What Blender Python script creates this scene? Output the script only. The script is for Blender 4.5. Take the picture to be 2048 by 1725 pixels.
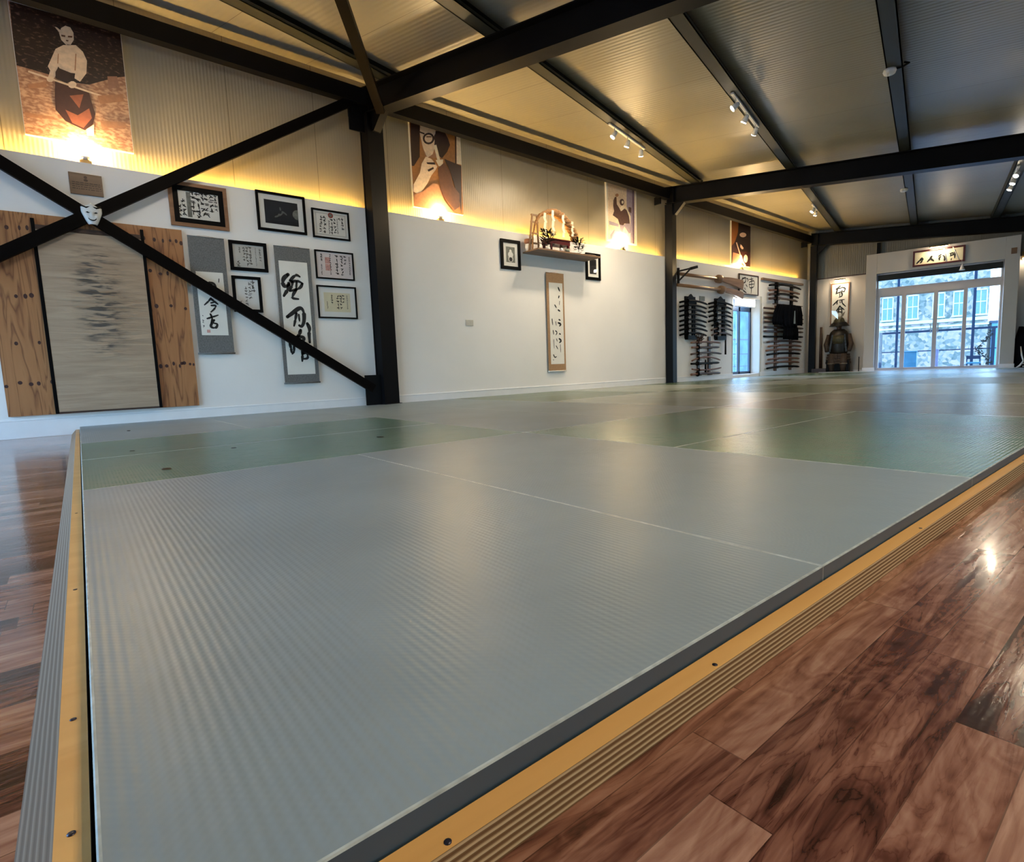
import bpy, math, random
from mathutils import Vector, Matrix
random.seed(7)
for o in list(bpy.data.objects): bpy.data.objects.remove(o)
scene = bpy.context.scene
COL = scene.collection
# ------------------------------------------------------------------ camera
CAM = Vector((0, 0, 0.4231))
YAW, PITCH, ROLL, FPX = 0.9017, -0.1117, -0.0391, 1084.981
_f = Vector((-math.sin(YAW)*math.cos(PITCH), math.cos(YAW)*math.cos(PITCH), math.sin(PITCH)))
_r0 = Vector((math.cos(YAW), math.sin(YAW), 0)); _u0 = _r0.cross(_f)
_r = _r0*math.cos(ROLL) + _u0*math.sin(ROLL); _u = -_r0*math.sin(ROLL) + _u0*math.cos(ROLL)
cd = bpy.data.cameras.new('camera'); cam = bpy.data.objects.new('camera', cd); COL.objects.link(cam)
cam.matrix_world = Matrix(((_r.x, _u.x, -_f.x, CAM.x), (_r.y, _u.y, -_f.y, CAM.y), (_r.z, _u.z, -_f.z, CAM.z), (0, 0, 0, 1)))
cd.sensor_fit = 'HORIZONTAL'; cd.sensor_width = 36; cd.lens = 36*FPX/2048; cd.clip_start = 0.02; cd.clip_end = 400
scene.camera = cam
# ------------------------------------------------------------------ world: overcast blue sky
world = bpy.data.worlds.new('world'); scene.world = world; world.use_nodes = True
wn = world.node_tree; bg = wn.nodes['Background']
tc = wn.nodes.new('ShaderNodeTexCoord'); sp = wn.nodes.new('ShaderNodeSeparateXYZ'); cr = wn.nodes.new('ShaderNodeValToRGB')
wn.links.new(tc.outputs['Generated'], sp.inputs[0]); wn.links.new(sp.outputs['Z'], cr.inputs[0]); wn.links.new(cr.outputs[0], bg.inputs['Color'])
cr.color_ramp.elements[0].position = 0.0; cr.color_ramp.elements[0].color = (0.48, 0.78, 1.0, 1)
cr.color_ramp.elements[1].position = 0.6; cr.color_ramp.elements[1].color = (0.26, 0.50, 1.0, 1)
bg.inputs['Strength'].default_value = 3.9
# ------------------------------------------------------------------ exposure
vs = scene.view_settings; vs.view_transform = 'Standard'; vs.look = 'None'; vs.gamma = 1; vs.use_curve_mapping = False
vs.exposure = 1.42
# ------------------------------------------------------------------ building grid (rotated 14 degrees to the left wall)
TH = 0.2446
CU, SU = math.cos(TH), math.sin(TH)
def uvp(u, v, z=0.0): return Vector((u*CU - v*SU, u*SU + v*CU, z))
WX = -6.30            # face of the left wall
CX = -6.40            # face of the upper cladding
H1 = 2.41             # top of the plastered lower wall
SL = 0.085            # roof fall
def roofz(u, c): return c - SL*u
TOPM = 0.066          # top of the mats

# ------------------------------------------------------------------ materials
def newmat(name):
    m = bpy.data.materials.new(name); m.use_nodes = True
    return m, m.node_tree, m.node_tree.nodes['Principled BSDF']
def N(t, kind, **kw):
    n = t.nodes.new(kind)
    for k, v in kw.items():
        if k.startswith('i_'): n.inputs[k[2:].replace('_', ' ')].default_value = v
        else: setattr(n, k, v)
    return n
def ramp(t, fac, stops):
    r = t.nodes.new('ShaderNodeValToRGB'); e = r.color_ramp.elements
    while len(e) < len(stops): e.new(0.5)
    for i, (p, c) in enumerate(stops): e[i].position = p; e[i].color = (*c, 1)
    t.links.new(fac, r.inputs[0]); return r.outputs[0]
def bump(t, b, height, strength, dist=0.01):
    n = t.nodes.new('ShaderNodeBump'); n.inputs['Strength'].default_value = strength; n.inputs['Distance'].default_value = dist
    t.links.new(height, n.inputs['Height']); t.links.new(n.outputs[0], b.inputs['Normal']); return n
def mmath(t, op, a, b=None, c=None):
    n = t.nodes.new('ShaderNodeMath'); n.operation = op
    for i, x in enumerate((a, b, c)):
        if x is None: continue
        if isinstance(x, (int, float)): n.inputs[i].default_value = x
        else: t.links.new(x, n.inputs[i])
    return n.outputs[0]
def simple(name, col, rough=0.5, metal=0.0, vary=0.12, scale=8, bstr=0.0, bscale=60, coat=0.0, spec=0.5):
    m, t, b = newmat(name)
    tcn = t.nodes.new('ShaderNodeTexCoord')
    nz = N(t, 'ShaderNodeTexNoise'); nz.inputs['Scale'].default_value = scale; nz.inputs['Detail'].default_value = 3
    t.links.new(tcn.outputs['Object'], nz.inputs['Vector'])
    lo = tuple(c*(1-vary) for c in col); hi = tuple(min(1, c*(1+vary)) for c in col)
    t.links.new(ramp(t, nz.outputs['Fac'], [(0.3, lo), (0.7, hi)]), b.inputs['Base Color'])
    b.inputs['Roughness'].default_value = rough; b.inputs['Metallic'].default_value = metal
    b.inputs['Coat Weight'].default_value = coat; b.inputs['Specular IOR Level'].default_value = spec
    if bstr:
        n2 = N(t, 'ShaderNodeTexNoise'); n2.inputs['Scale'].default_value = bscale
        t.links.new(tcn.outputs['Object'], n2.inputs['Vector']); bump(t, b, n2.outputs['Fac'], bstr)
    return m
def emis(name, col, s):
    m, t, b = newmat(name)
    b.inputs['Base Color'].default_value = (*col, 1); b.inputs['Emission Color'].default_value = (*col, 1); b.inputs['Emission Strength'].default_value = s
    return m
def geo_pos(t):
    g = t.nodes.new('ShaderNodeNewGeometry'); s = t.nodes.new('ShaderNodeSeparateXYZ'); t.links.new(g.outputs['Position'], s.inputs[0]); return g, s
def wood_mat(name, c1, c2, axis='X', rough=0.45, scale=1.0, knots=False):
    m, t, b = newmat(name)
    tcn = t.nodes.new('ShaderNodeTexCoord'); mp = t.nodes.new('ShaderNodeMapping'); t.links.new(tcn.outputs['Object'], mp.inputs[0])
    sc = {'X': (1.2, 14, 14), 'Y': (14, 1.2, 14), 'Z': (14, 14, 1.2)}[axis]
    mp.inputs['Scale'].default_value = tuple(s*scale for s in sc)
    nz = N(t, 'ShaderNodeTexNoise'); nz.inputs['Scale'].default_value = 1.0; nz.inputs['Detail'].default_value = 6; nz.inputs['Distortion'].default_value = 1.2
    t.links.new(mp.outputs[0], nz.inputs['Vector'])
    t.links.new(ramp(t, nz.outputs['Fac'], [(0.32, c1), (0.5, tuple((a+b_)/2 for a, b_ in zip(c1, c2))), (0.68, c2)]), b.inputs['Base Color'])
    b.inputs['Roughness'].default_value = rough
    return m
M = {}
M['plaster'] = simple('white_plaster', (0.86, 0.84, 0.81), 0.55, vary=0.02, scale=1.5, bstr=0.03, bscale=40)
M['plasterend'] = simple('shade_darkened_plaster', (0.55, 0.51, 0.465), 0.6, vary=0.02, scale=1.5, bstr=0.03, bscale=40)  # plaster colour darkened to stand for the backlit end wall and door surround
M['trim'] = simple('white_gloss_trim', (0.86, 0.86, 0.86), 0.35, vary=0.02)
M['steel'] = simple('dark_navy_steel', (0.0035, 0.0035, 0.0045), 0.45, vary=0.2, scale=3, spec=0.12)
M['steel_red'] = simple('dark_oxide_steel', (0.0032, 0.0020, 0.0016), 0.5, vary=0.25, scale=3, spec=0.05)
M['purlin'] = simple('olive_grey_purlin', (0.030, 0.033, 0.025), 0.55, vary=0.15, scale=3)
M['black'] = simple('black_lacquer', (0.0025, 0.002, 0.002), 0.45, vary=0.2, spec=0.08)
M['blackcloth'] = simple('black_cloth', (0.0028, 0.003, 0.0045), 0.9, vary=0.3, bstr=0.2, spec=0.05)
M['browndark'] = wood_mat('dark_brown_wood', (0.030, 0.012, 0.007), (0.075, 0.032, 0.018), 'X')
M['brown'] = wood_mat('reddish_brown_wood', (0.11, 0.045, 0.022), (0.22, 0.095, 0.05), 'X')
M['oak'] = wood_mat('pale_brown_wood', (0.17, 0.085, 0.04), (0.30, 0.165, 0.085), 'X')
M['oakframe'] = wood_mat('oak_frame_wood', (0.19, 0.085, 0.035), (0.30, 0.14, 0.06), 'X')
M['shelfwood'] = wood_mat('shelf_wood', (0.15, 0.085, 0.045), (0.24, 0.14, 0.08), 'X')
M['greycloth'] = simple('grey_silk_mounting', (0.15, 0.15, 0.145), 0.8, vary=0.25, scale=90, bstr=0.1, bscale=150)
M['tanbrocade'] = simple('tan_brocade', (0.38, 0.22, 0.11), 0.7, vary=0.15, scale=60)
M['paper'] = simple('rice_paper', (0.80, 0.78, 0.72), 0.7, vary=0.03, scale=6)
M['paperw'] = simple('white_mount_board', (0.78, 0.78, 0.75), 0.7, vary=0.02)
M['papercream'] = simple('cream_certificate_paper', (0.72, 0.66, 0.46), 0.7, vary=0.05)
M['papergrey'] = simple('grey_certificate_paper', (0.56, 0.55, 0.51), 0.7, vary=0.04)
M['paperpink'] = simple('pinkish_certificate_paper', (0.74, 0.66, 0.64), 0.7, vary=0.04)
M['ink'] = simple('black_ink', (0.006, 0.006, 0.007), 0.6, vary=0.1)
M['inkgrey'] = simple('thin_grey_ink', (0.16, 0.15, 0.13), 0.7, vary=0.2)
M['sealred'] = simple('red_seal_ink', (0.30, 0.045, 0.03), 0.6, vary=0.2)
M['sealpink'] = simple('faded_red_seal', (0.60, 0.32, 0.28), 0.7, vary=0.25, scale=60)
M['photoblack'] = simple('black_photo_print', (0.008, 0.008, 0.011), 0.35, vary=0.3)
M['photogrey'] = simple('grey_photo_tone', (0.16, 0.17, 0.15), 0.5, vary=0.3, scale=40)
M['whitep'] = simple('white_painted_metal', (0.82, 0.81, 0.78), 0.4, vary=0.02)
M['maskwhite'] = simple('white_mask_lacquer', (0.72, 0.73, 0.71), 0.35, vary=0.05)
M['plastic'] = simple('beige_switch_plastic', (0.60, 0.57, 0.50), 0.4, vary=0.02)
M['rope'] = simple('straw_rope', (0.33, 0.17, 0.07), 0.85, vary=0.4, scale=60, bstr=0.4)
M['redlac'] = simple('dark_red_lacquer', (0.07, 0.010, 0.012), 0.3, vary=0.2)
M['leaf'] = simple('dark_evergreen_leaf', (0.006, 0.009, 0.006), 0.5, vary=0.4)
M['china'] = simple('white_porcelain', (0.85, 0.83, 0.80), 0.15, vary=0.02)
M['streamer'] = simple('cream_folded_paper', (0.80, 0.72, 0.56), 0.8, vary=0.05)
M['glassy'] = simple('clear_jar_glass', (0.30, 0.32, 0.25), 0.1, vary=0.1)
M['clay'] = simple('brown_clay', (0.25, 0.10, 0.05), 0.6, vary=0.2)
M['brass'] = simple('dull_brass', (0.30, 0.20, 0.08), 0.4, 0.6)
M['screw'] = simple('grey_screw_steel', (0.06, 0.06, 0.09), 0.35, 0.8)
M['armour'] = simple('dark_iron_armour', (0.018, 0.014, 0.011), 0.4, 0.3, vary=0.5, scale=25)
M['armourlace'] = simple('brown_armour_lacing', (0.06, 0.035, 0.022), 0.7, vary=0.5, scale=70)
M['armourgold'] = simple('worn_olive_armour', (0.07, 0.06, 0.028), 0.45, 0.2, vary=0.4, scale=25)
M['armourpale'] = simple('pale_leather_edging', (0.20, 0.16, 0.12), 0.6, vary=0.3, scale=30)
M['silver'] = simple('polished_silver', (0.75, 0.75, 0.78), 0.2, 0.6)
M['frame_pvc'] = simple('white_pvc_door_frame', (0.60, 0.55, 0.55), 0.4, vary=0.02)
M['reveal'] = simple('grey_painted_reveal', (0.52, 0.50, 0.44), 0.5, vary=0.02)
M['blind'] = simple('charcoal_blind', (0.012, 0.014, 0.014), 0.7)
M['render2'] = simple('blue_grey_render', (0.10, 0.20, 0.24), 0.8, vary=0.4, scale=1.2)
M['stone2'] = simple('pale_sash_paint', (0.42, 0.58, 0.50), 0.5, vary=0.03)
M['bluerail'] = simple('dark_blue_steel_railing', (0.012, 0.035, 0.08), 0.4)
M['bluebin'] = simple('blue_plastic', (0.06, 0.26, 0.40), 0.4)
M['mauvebox'] = simple('mauve_grey_plastic', (0.30, 0.32, 0.50), 0.4)
M['deck'] = simple('balcony_deck', (0.35, 0.36, 0.36), 0.7)
M['street'] = simple('grey_street', (0.22, 0.23, 0.25), 0.8)
M['darkpane'] = simple('dark_window_pane', (0.06, 0.16, 0.20), 0.15)
# poster inks
PC = dict(dark=(0.035, 0.014, 0.010), sepia=(0.62, 0.34, 0.20), sepiam=(0.42, 0.20, 0.10), sepiad=(0.13, 0.05, 0.02), sepia2=(0.36, 0.18, 0.11), cream=(0.78, 0.60, 0.42),
          cream2=(0.82, 0.70, 0.52), hak=(0.05, 0.014, 0.010), hak2=(0.30, 0.09, 0.045), orange=(0.34, 0.10, 0.012), black2=(0.022, 0.009, 0.007), skin=(0.72, 0.46, 0.32),
          mauve=(0.34, 0.28, 0.34), mauved=(0.16, 0.10, 0.15), brownd=(0.10, 0.055, 0.045), pinkc=(0.74, 0.58, 0.54), maroon=(0.055, 0.014, 0.010), ochre=(0.40, 0.17, 0.045))
for k, c in PC.items(): M['p_'+k] = simple('photo_tone_'+k, c, 0.4, vary=0.12, scale=30)
def speckle(name, c1, c2, scale, thr=(0.42, 0.62)):
    m, t, b = newmat(name); tcn = t.nodes.new('ShaderNodeTexCoord'); mp = t.nodes.new('ShaderNodeMapping'); mp.inputs['Scale'].default_value = (1, 1, 2.0)
    t.links.new(tcn.outputs['Object'], mp.inputs[0]); nz = N(t, 'ShaderNodeTexNoise'); nz.inputs['Scale'].default_value = scale; nz.inputs['Detail'].default_value = 5
    t.links.new(mp.outputs[0], nz.inputs['Vector']); t.links.new(ramp(t, nz.outputs['Fac'], [(thr[0], c1), (thr[1], c2)]), b.inputs['Base Color']); b.inputs['Roughness'].default_value = 0.4
    return m
M['p_dark1'] = speckle('photo_foliage', (0.020, 0.008, 0.006), (0.24, 0.13, 0.10), 26, (0.55, 0.78))
M['p_ground1'] = speckle('photo_grass', (0.34, 0.16, 0.09), (0.62, 0.38, 0.23), 24)
# tatami style vinyl mats
def mat_mat(name, col, axis, rough=0.27, bs=0.34):
    m, t, b = newmat(name); g, s = geo_pos(t)
    nz = N(t, 'ShaderNodeTexNoise'); nz.inputs['Scale'].default_value = 2.2; nz.inputs['Detail'].default_value = 4; t.links.new(g.outputs['Position'], nz.inputs['Vector'])
    lo = tuple(c*0.93 for c in col); hi = tuple(c*1.07 for c in col)
    t.links.new(ramp(t, nz.outputs['Fac'], [(0.35, lo), (0.65, hi)]), b.inputs['Base Color'])
    co = s.outputs['Y'] if axis == 'X' else s.outputs['X']; al = s.outputs['X'] if axis == 'X' else s.outputs['Y']
    w = mmath(t, 'SINE', mmath(t, 'MULTIPLY', co, 2*math.pi/0.0125))
    w2 = mmath(t, 'SINE', mmath(t, 'MULTIPLY', al, 2*math.pi/0.011))
    n2 = N(t, 'ShaderNodeTexNoise'); n2.inputs['Scale'].default_value = 16; n2.inputs['Detail'].default_value = 4; t.links.new(g.outputs['Position'], n2.inputs['Vector'])
    n3 = N(t, 'ShaderNodeTexNoise'); n3.inputs['Scale'].default_value = 3.2; n3.inputs['Detail'].default_value = 2; t.links.new(g.outputs['Position'], n3.inputs['Vector'])
    h = mmath(t, 'ADD', mmath(t, 'MULTIPLY', w, 0.5), mmath(t, 'MULTIPLY', mmath(t, 'MULTIPLY', w, w2), 0.25))
    h = mmath(t, 'ADD', h, mmath(t, 'MULTIPLY', n2.outputs['Fac'], 4.5)); h = mmath(t, 'ADD', h, mmath(t, 'MULTIPLY', n3.outputs['Fac'], 6.0))
    bump(t, b, h, bs, 0.0011)
    b.inputs['Roughness'].default_value = rough
    b.inputs['Specular IOR Level'].default_value = 0.32
    return m
M['mat_grey'] = mat_mat('blue_grey_mat_vinyl', (0.24, 0.305, 0.34), 'X', 0.38, 0.24)
M['mat_green'] = mat_mat('sage_green_mat_vinyl', (0.125, 0.225, 0.175), 'Y')
M['mat_greybrown'] = mat_mat('brown_grey_mat_vinyl', (0.18, 0.185, 0.16), 'X')
M['mat_pale'] = mat_mat('pale_grey_mat_vinyl', (0.29, 0.32, 0.28), 'X')
M['mat_olive'] = mat_mat('olive_green_mat_vinyl', (0.105, 0.15, 0.085), 'Y')
M['mat_edge'] = simple('worn_pale_mat_edge', (0.44, 0.50, 0.49), 0.5, vary=0.25, scale=40)
M['mat_side'] = simple('slate_blue_mat_side', (0.075, 0.12, 0.155), 0.45, vary=0.06)
# plywood edging : plies are real layers of the sheet, so the bands follow height
def ply_mat(name='plywood_laminations', stops=None):
    m, t, b = newmat(name); g, s = geo_pos(t)
    nz = N(t, 'ShaderNodeTexNoise'); nz.inputs['Scale'].default_value = 30; nz.inputs['Detail'].default_value = 5; t.links.new(g.outputs['Position'], nz.inputs['Vector'])
    zz = mmath(t, 'ADD', s.outputs['Z'], mmath(t, 'MULTIPLY', nz.outputs['Fac'], 0.0012))
    w = mmath(t, 'FRACT', mmath(t, 'MULTIPLY', zz, 1/0.0072))
    c = ramp(t, w, stops or [(0.0, (0.26, 0.125, 0.05)), (0.30, (0.34, 0.18, 0.07)), (0.40, (0.92, 0.68, 0.36)), (0.66, (0.86, 0.60, 0.29)), (0.78, (0.50, 0.29, 0.12)), (1.0, (0.26, 0.125, 0.05))])
    t.links.new(c, b.inputs['Base Color']); b.inputs['Roughness'].default_value = 0.85; b.inputs['Specular IOR Level'].default_value = 0.15
    return m
M['ply_edge'] = ply_mat()
M['ply_bevel'] = ply_mat('worn_grey_laminations', [(0.0, (0.20, 0.135, 0.09)), (0.35, (0.25, 0.17, 0.12)), (0.5, (0.38, 0.28, 0.20)), (0.7, (0.32, 0.225, 0.155)), (1.0, (0.20, 0.135, 0.09))])
M['ply_top'] = wood_mat('plywood_face_veneer', (0.70, 0.38, 0.115), (0.80, 0.47, 0.16), 'Y', 0.4, 0.8)
# walnut strip floor
def floor_mat():
    m, t, b = newmat('walnut_strip_floor'); g, s = geo_pos(t)
    W = 0.063
    xi = mmath(t, 'FLOOR', mmath(t, 'MULTIPLY_ADD', s.outputs['X'], 1/W, 0.35)); fx = mmath(t, 'FRACT', mmath(t, 'MULTIPLY_ADD', s.outputs['X'], 1/W, 0.35))
    wn1 = N(t, 'ShaderNodeTexWhiteNoise', noise_dimensions='1D'); t.links.new(xi, wn1.inputs['W'])
    yy = mmath(t, 'ADD', mmath(t, 'MULTIPLY', s.outputs['Y'], 1/0.52), mmath(t, 'MULTIPLY', wn1.outputs['Value'], 7.31))
    yi = mmath(t, 'FLOOR', yy); fy = mmath(t, 'FRACT', yy)
    cmb = t.nodes.new('ShaderNodeCombineXYZ'); t.links.new(xi, cmb.inputs[0]); t.links.new(yi, cmb.inputs[1])
    wn2 = N(t, 'ShaderNodeTexWhiteNoise', noise_dimensions='3D'); t.links.new(cmb.outputs[0], wn2.inputs['Vector'])
    # per board shifted grain coordinates
    sh = t.nodes.new('ShaderNodeVectorMath'); sh.operation = 'SCALE'; t.links.new(wn2.outputs['Color'], sh.inputs[0]); sh.inputs['Scale'].default_value = 20
    ad = t.nodes.new('ShaderNodeVectorMath'); t.links.new(g.outputs['Position'], ad.inputs[0]); t.links.new(sh.outputs[0], ad.inputs[1])
    mp = t.nodes.new('ShaderNodeMapping'); mp.inputs['Scale'].default_value = (26, 3.2, 1); t.links.new(ad.outputs[0], mp.inputs[0])
    g1 = N(t, 'ShaderNodeTexNoise'); g1.inputs['Scale'].default_value = 1.0; g1.inputs['Detail'].default_value = 7; g1.inputs['Distortion'].default_value = 1.6; t.links.new(mp.outputs[0], g1.inputs['Vector'])
    mp2 = t.nodes.new('ShaderNodeMapping'); mp2.inputs['Scale'].default_value = (110, 5, 1); t.links.new(ad.outputs[0], mp2.inputs[0])
    g2 = N(t, 'ShaderNodeTexNoise'); g2.inputs['Scale'].default_value = 1.0; g2.inputs['Detail'].default_value = 5; t.links.new(mp2.outputs[0], g2.inputs['Vector'])
    mp3 = t.nodes.new('ShaderNodeMapping'); mp3.inputs['Scale'].default_value = (9, 2.4, 1); t.links.new(ad.outputs[0], mp3.inputs[0])
    g3 = N(t, 'ShaderNodeTexNoise'); g3.inputs['Scale'].default_value = 1.0; g3.inputs['Detail'].default_value = 3; g3.inputs['Distortion'].default_value = 2.2; t.links.new(mp3.outputs[0], g3.inputs['Vector'])
    ring = mmath(t, 'ABSOLUTE', mmath(t, 'SUBTRACT', mmath(t, 'FRACT', mmath(t, 'MULTIPLY', g3.outputs['Fac'], 7.0)), 0.5))
    v = mmath(t, 'ADD', mmath(t, 'MULTIPLY', g1.outputs['Fac'], 0.64), mmath(t, 'MULTIPLY', g2.outputs['Fac'], 0.30))
    vein = mmath(t, 'POWER', mmath(t, 'SUBTRACT', 1.0, mmath(t, 'MULTIPLY', mmath(t, 'ABSOLUTE', mmath(t, 'SUBTRACT', mmath(t, 'FRACT', mmath(t, 'MULTIPLY', g1.outputs['Fac'], 9.0)), 0.5)), 2.0)), 7.0)
    amt = mmath(t, 'MULTIPLY', mmath(t, 'SUBTRACT', 1.0, wn2.outputs['Value']), -0.13)
    v = mmath(t, 'ADD', v, mmath(t, 'MULTIPLY', vein, amt))
    v = mmath(t, 'ADD', v, mmath(t, 'MULTIPLY_ADD', ring, 0.16, -0.02))
    v = mmath(t, 'ADD', v, mmath(t, 'MULTIPLY_ADD', wn2.outputs['Value'], 0.34, -0.15))
    col = ramp(t, v, [(0.30, (0.035, 0.013, 0.009)), (0.41, (0.12, 0.045, 0.030)), (0.51, (0.235, 0.105, 0.070)), (0.62, (0.34, 0.175, 0.122)), (0.76, (0.50, 0.30, 0.215))])
    e1 = mmath(t, 'LESS_THAN', fx, 0.02); e2 = mmath(t, 'LESS_THAN', fy, 0.003); e = mmath(t, 'MAXIMUM', e1, e2)
    mx = N(t, 'ShaderNodeMix', data_type='RGBA'); t.links.new(mmath(t, 'MULTIPLY', e, 0.55), mx.inputs['Factor']); t.links.new(col, mx.inputs['A']); mx.inputs['B'].default_value = (0.03, 0.012, 0.008, 1)
    t.links.new(mx.outputs['Result'], b.inputs['Base Color'])
    b.inputs['Roughness'].default_value = 0.16; b.inputs['Coat Weight'].default_value = 0.3; b.inputs['Coat Roughness'].default_value = 0.08
    n4 = N(t, 'ShaderNodeTexNoise'); n4.inputs['Scale'].default_value = 120; t.links.new(g.outputs['Position'], n4.inputs['Vector'])
    bump(t, b, mmath(t, 'ADD', mmath(t, 'MULTIPLY', g2.outputs['Fac'], 0.8), mmath(t, 'MULTIPLY', n4.outputs['Fac'], 0.35)), 0.5, 0.0012)
    return m
M['floor'] = floor_mat()
# ribbed sandwich panel (upper walls, roof)
def ribbed(name, col, use, rib, joint, off, jw=0.006, local=False, bs=0.5):
    m, t, b = newmat(name)
    if local:
        tcn = t.nodes.new('ShaderNodeTexCoord'); s = t.nodes.new('ShaderNodeSeparateXYZ'); t.links.new(tcn.outputs['Object'], s.inputs[0]); vec = tcn.outputs['Object']
    else:
        g, s = geo_pos(t); vec = g.outputs['Position']
    co = s.outputs[use]
    nz = N(t, 'ShaderNodeTexNoise'); nz.inputs['Scale'].default_value = 1.3; nz.inputs['Detail'].default_value = 3; t.links.new(vec, nz.inputs['Vector'])
    base = ramp(t, nz.outputs['Fac'], [(0.3, tuple(c*0.94 for c in col)), (0.7, tuple(c*1.04 for c in col))])
    fr = mmath(t, 'FRACT', mmath(t, 'MULTIPLY_ADD', co, 1/joint, off)); j = mmath(t, 'LESS_THAN', fr, jw/joint)
    mx = N(t, 'ShaderNodeMix', data_type='RGBA'); t.links.new(mmath(t, 'MULTIPLY', j, 0.75), mx.inputs['Factor']); t.links.new(base, mx.inputs['A']); mx.inputs['B'].default_value = (0.10, 0.08, 0.05, 1)
    t.links.new(mx.outputs['Result'], b.inputs['Base Color']); b.inputs['Roughness'].default_value = 0.38
    w = mmath(t, 'SINE', mmath(t, 'MULTIPLY', co, 2*math.pi/rib)); w = mmath(t, 'ADD', w, mmath(t, 'MULTIPLY', j, -3.0))
    bump(t, b, w, bs, 0.002)
    return m
M['cladding'] = ribbed('cream_ribbed_wall_panel', (0.35, 0.31, 0.225), 'Y', 0.032, 0.89, -0.6/0.89, bs=0.25)
M['ceiling'] = ribbed('cream_ribbed_roof_panel', (0.34, 0.315, 0.245), 'Y', 0.055, 0.91, -2.91/0.91 + 4, local=True, bs=0.35)
M['cladend'] = ribbed('grey_ribbed_end_panel', (0.19, 0.175, 0.14), 'X', 0.045, 0.9, 0.12, local=True)  # panel colour lowered to stand for the dim light of the far bay
# straw backdrop cloth
def backdrop_mat():
    m, t, b = newmat('worn_beige_backdrop'); tcn = t.nodes.new('ShaderNodeTexCoord')
    mp = t.nodes.new('ShaderNodeMapping'); mp.inputs['Scale'].default_value = (2.2, 1, 26); t.links.new(tcn.outputs['Object'], mp.inputs[0])
    nz = N(t, 'ShaderNodeTexNoise'); nz.inputs['Scale'].default_value = 1.0; nz.inputs['Detail'].default_value = 5; nz.inputs['Distortion'].default_value = 0.8; t.links.new(mp.outputs[0], nz.inputs['Vector'])
    s = t.nodes.new('ShaderNodeSeparateXYZ'); t.links.new(tcn.outputs['Object'], s.inputs[0])
    # worn, soiled column where blows land: centre x 0.0, from z 0.45 to 1.4
    dx = mmath(t, 'ABSOLUTE', mmath(t, 'SUBTRACT', s.outputs['X'], 0.02)); fx = mmath(t, 'SUBTRACT', 1.0, mmath(t, 'MULTIPLY', dx, 1/0.22)); fx = mmath(t, 'MAXIMUM', fx, 0.0)
    dz = mmath(t, 'ABSOLUTE', mmath(t, 'SUBTRACT', s.outputs['Z'], 1.0)); fz = mmath(t, 'MAXIMUM', mmath(t, 'SUBTRACT', 1.0, mmath(t, 'MULTIPLY', dz, 1/0.52)), 0.0)
    area = mmath(t, 'MULTIPLY', fx, mmath(t, 'POWER', fz, 0.5))
    mp3 = t.nodes.new('ShaderNodeMapping'); mp3.inputs['Scale'].default_value = (6, 1, 34); t.links.new(tcn.outputs['Object'], mp3.inputs[0])
    n3 = N(t, 'ShaderNodeTexNoise'); n3.inputs['Scale'].default_value = 1.0; n3.inputs['Detail'].default_value = 6; n3.inputs['Distortion'].default_value = 0.3; t.links.new(mp3.outputs[0], n3.inputs['Vector'])
    st = mmath(t, 'MULTIPLY', area, mmath(t, 'MULTIPLY', mmath(t, 'MAXIMUM', mmath(t, 'SUBTRACT', n3.outputs['Fac'], 0.48), 0.0), 13.0)); st = mmath(t, 'MINIMUM', st, 0.9)
    base = ramp(t, nz.outputs['Fac'], [(0.3, (0.36, 0.25, 0.165)), (0.7, (0.46, 0.335, 0.225))])
    mx = N(t, 'ShaderNodeMix', data_type='RGBA'); t.links.new(st, mx.inputs['Factor']); t.links.new(base, mx.inputs['A']); mx.inputs['B'].default_value = (0.07, 0.062, 0.055, 1)
    t.links.new(mx.outputs['Result'], b.inputs['Base Color']); b.inputs['Roughness'].default_value = 0.85
    fx2 = mmath(t, 'MAXIMUM', mmath(t, 'SUBTRACT', 1.0, mmath(t, 'MULTIPLY', mmath(t, 'ABSOLUTE', mmath(t, 'SUBTRACT', s.outputs['X'], 0.08)), 1/0.38)), 0.0)
    amp = mmath(t, 'ADD', mmath(t, 'MULTIPLY', mmath(t, 'MULTIPLY', fx2, fz), 1.0), 0.10)
    bump(t, b, mmath(t, 'MULTIPLY', nz.outputs['Fac'], amp), 1.0, 0.06)
    return m
M['backdrop'] = backdrop_mat()
def pine_mat():
    m, t, b = newmat('knotty_pine_board'); tcn = t.nodes.new('ShaderNodeTexCoord')
    mp = t.nodes.new('ShaderNodeMapping'); mp.inputs['Scale'].default_value = (9, 9, 0.9); t.links.new(tcn.outputs['Object'], mp.inputs[0])
    nz = N(t, 'ShaderNodeTexNoise'); nz.inputs['Scale'].default_value = 1.0; nz.inputs['Detail'].default_value = 3; nz.inputs['Distortion'].default_value = 0.6; t.links.new(mp.outputs[0], nz.inputs['Vector'])
    w = mmath(t, 'FRACT', mmath(t, 'MULTIPLY', nz.outputs['Fac'], 7.0))
    t.links.new(ramp(t, w, [(0.0, (0.22, 0.085, 0.028)), (0.25, (0.42, 0.185, 0.065)), (0.8, (0.38, 0.16, 0.055)), (1.0, (0.17, 0.06, 0.02))]), b.inputs['Base Color'])
    b.inputs['Roughness'].default_value = 0.5
    return m
M['pine'] = pine_mat()
M['knot'] = simple('dark_red_knot', (0.045, 0.012, 0.008), 0.5, vary=0.4, scale=60)
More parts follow.
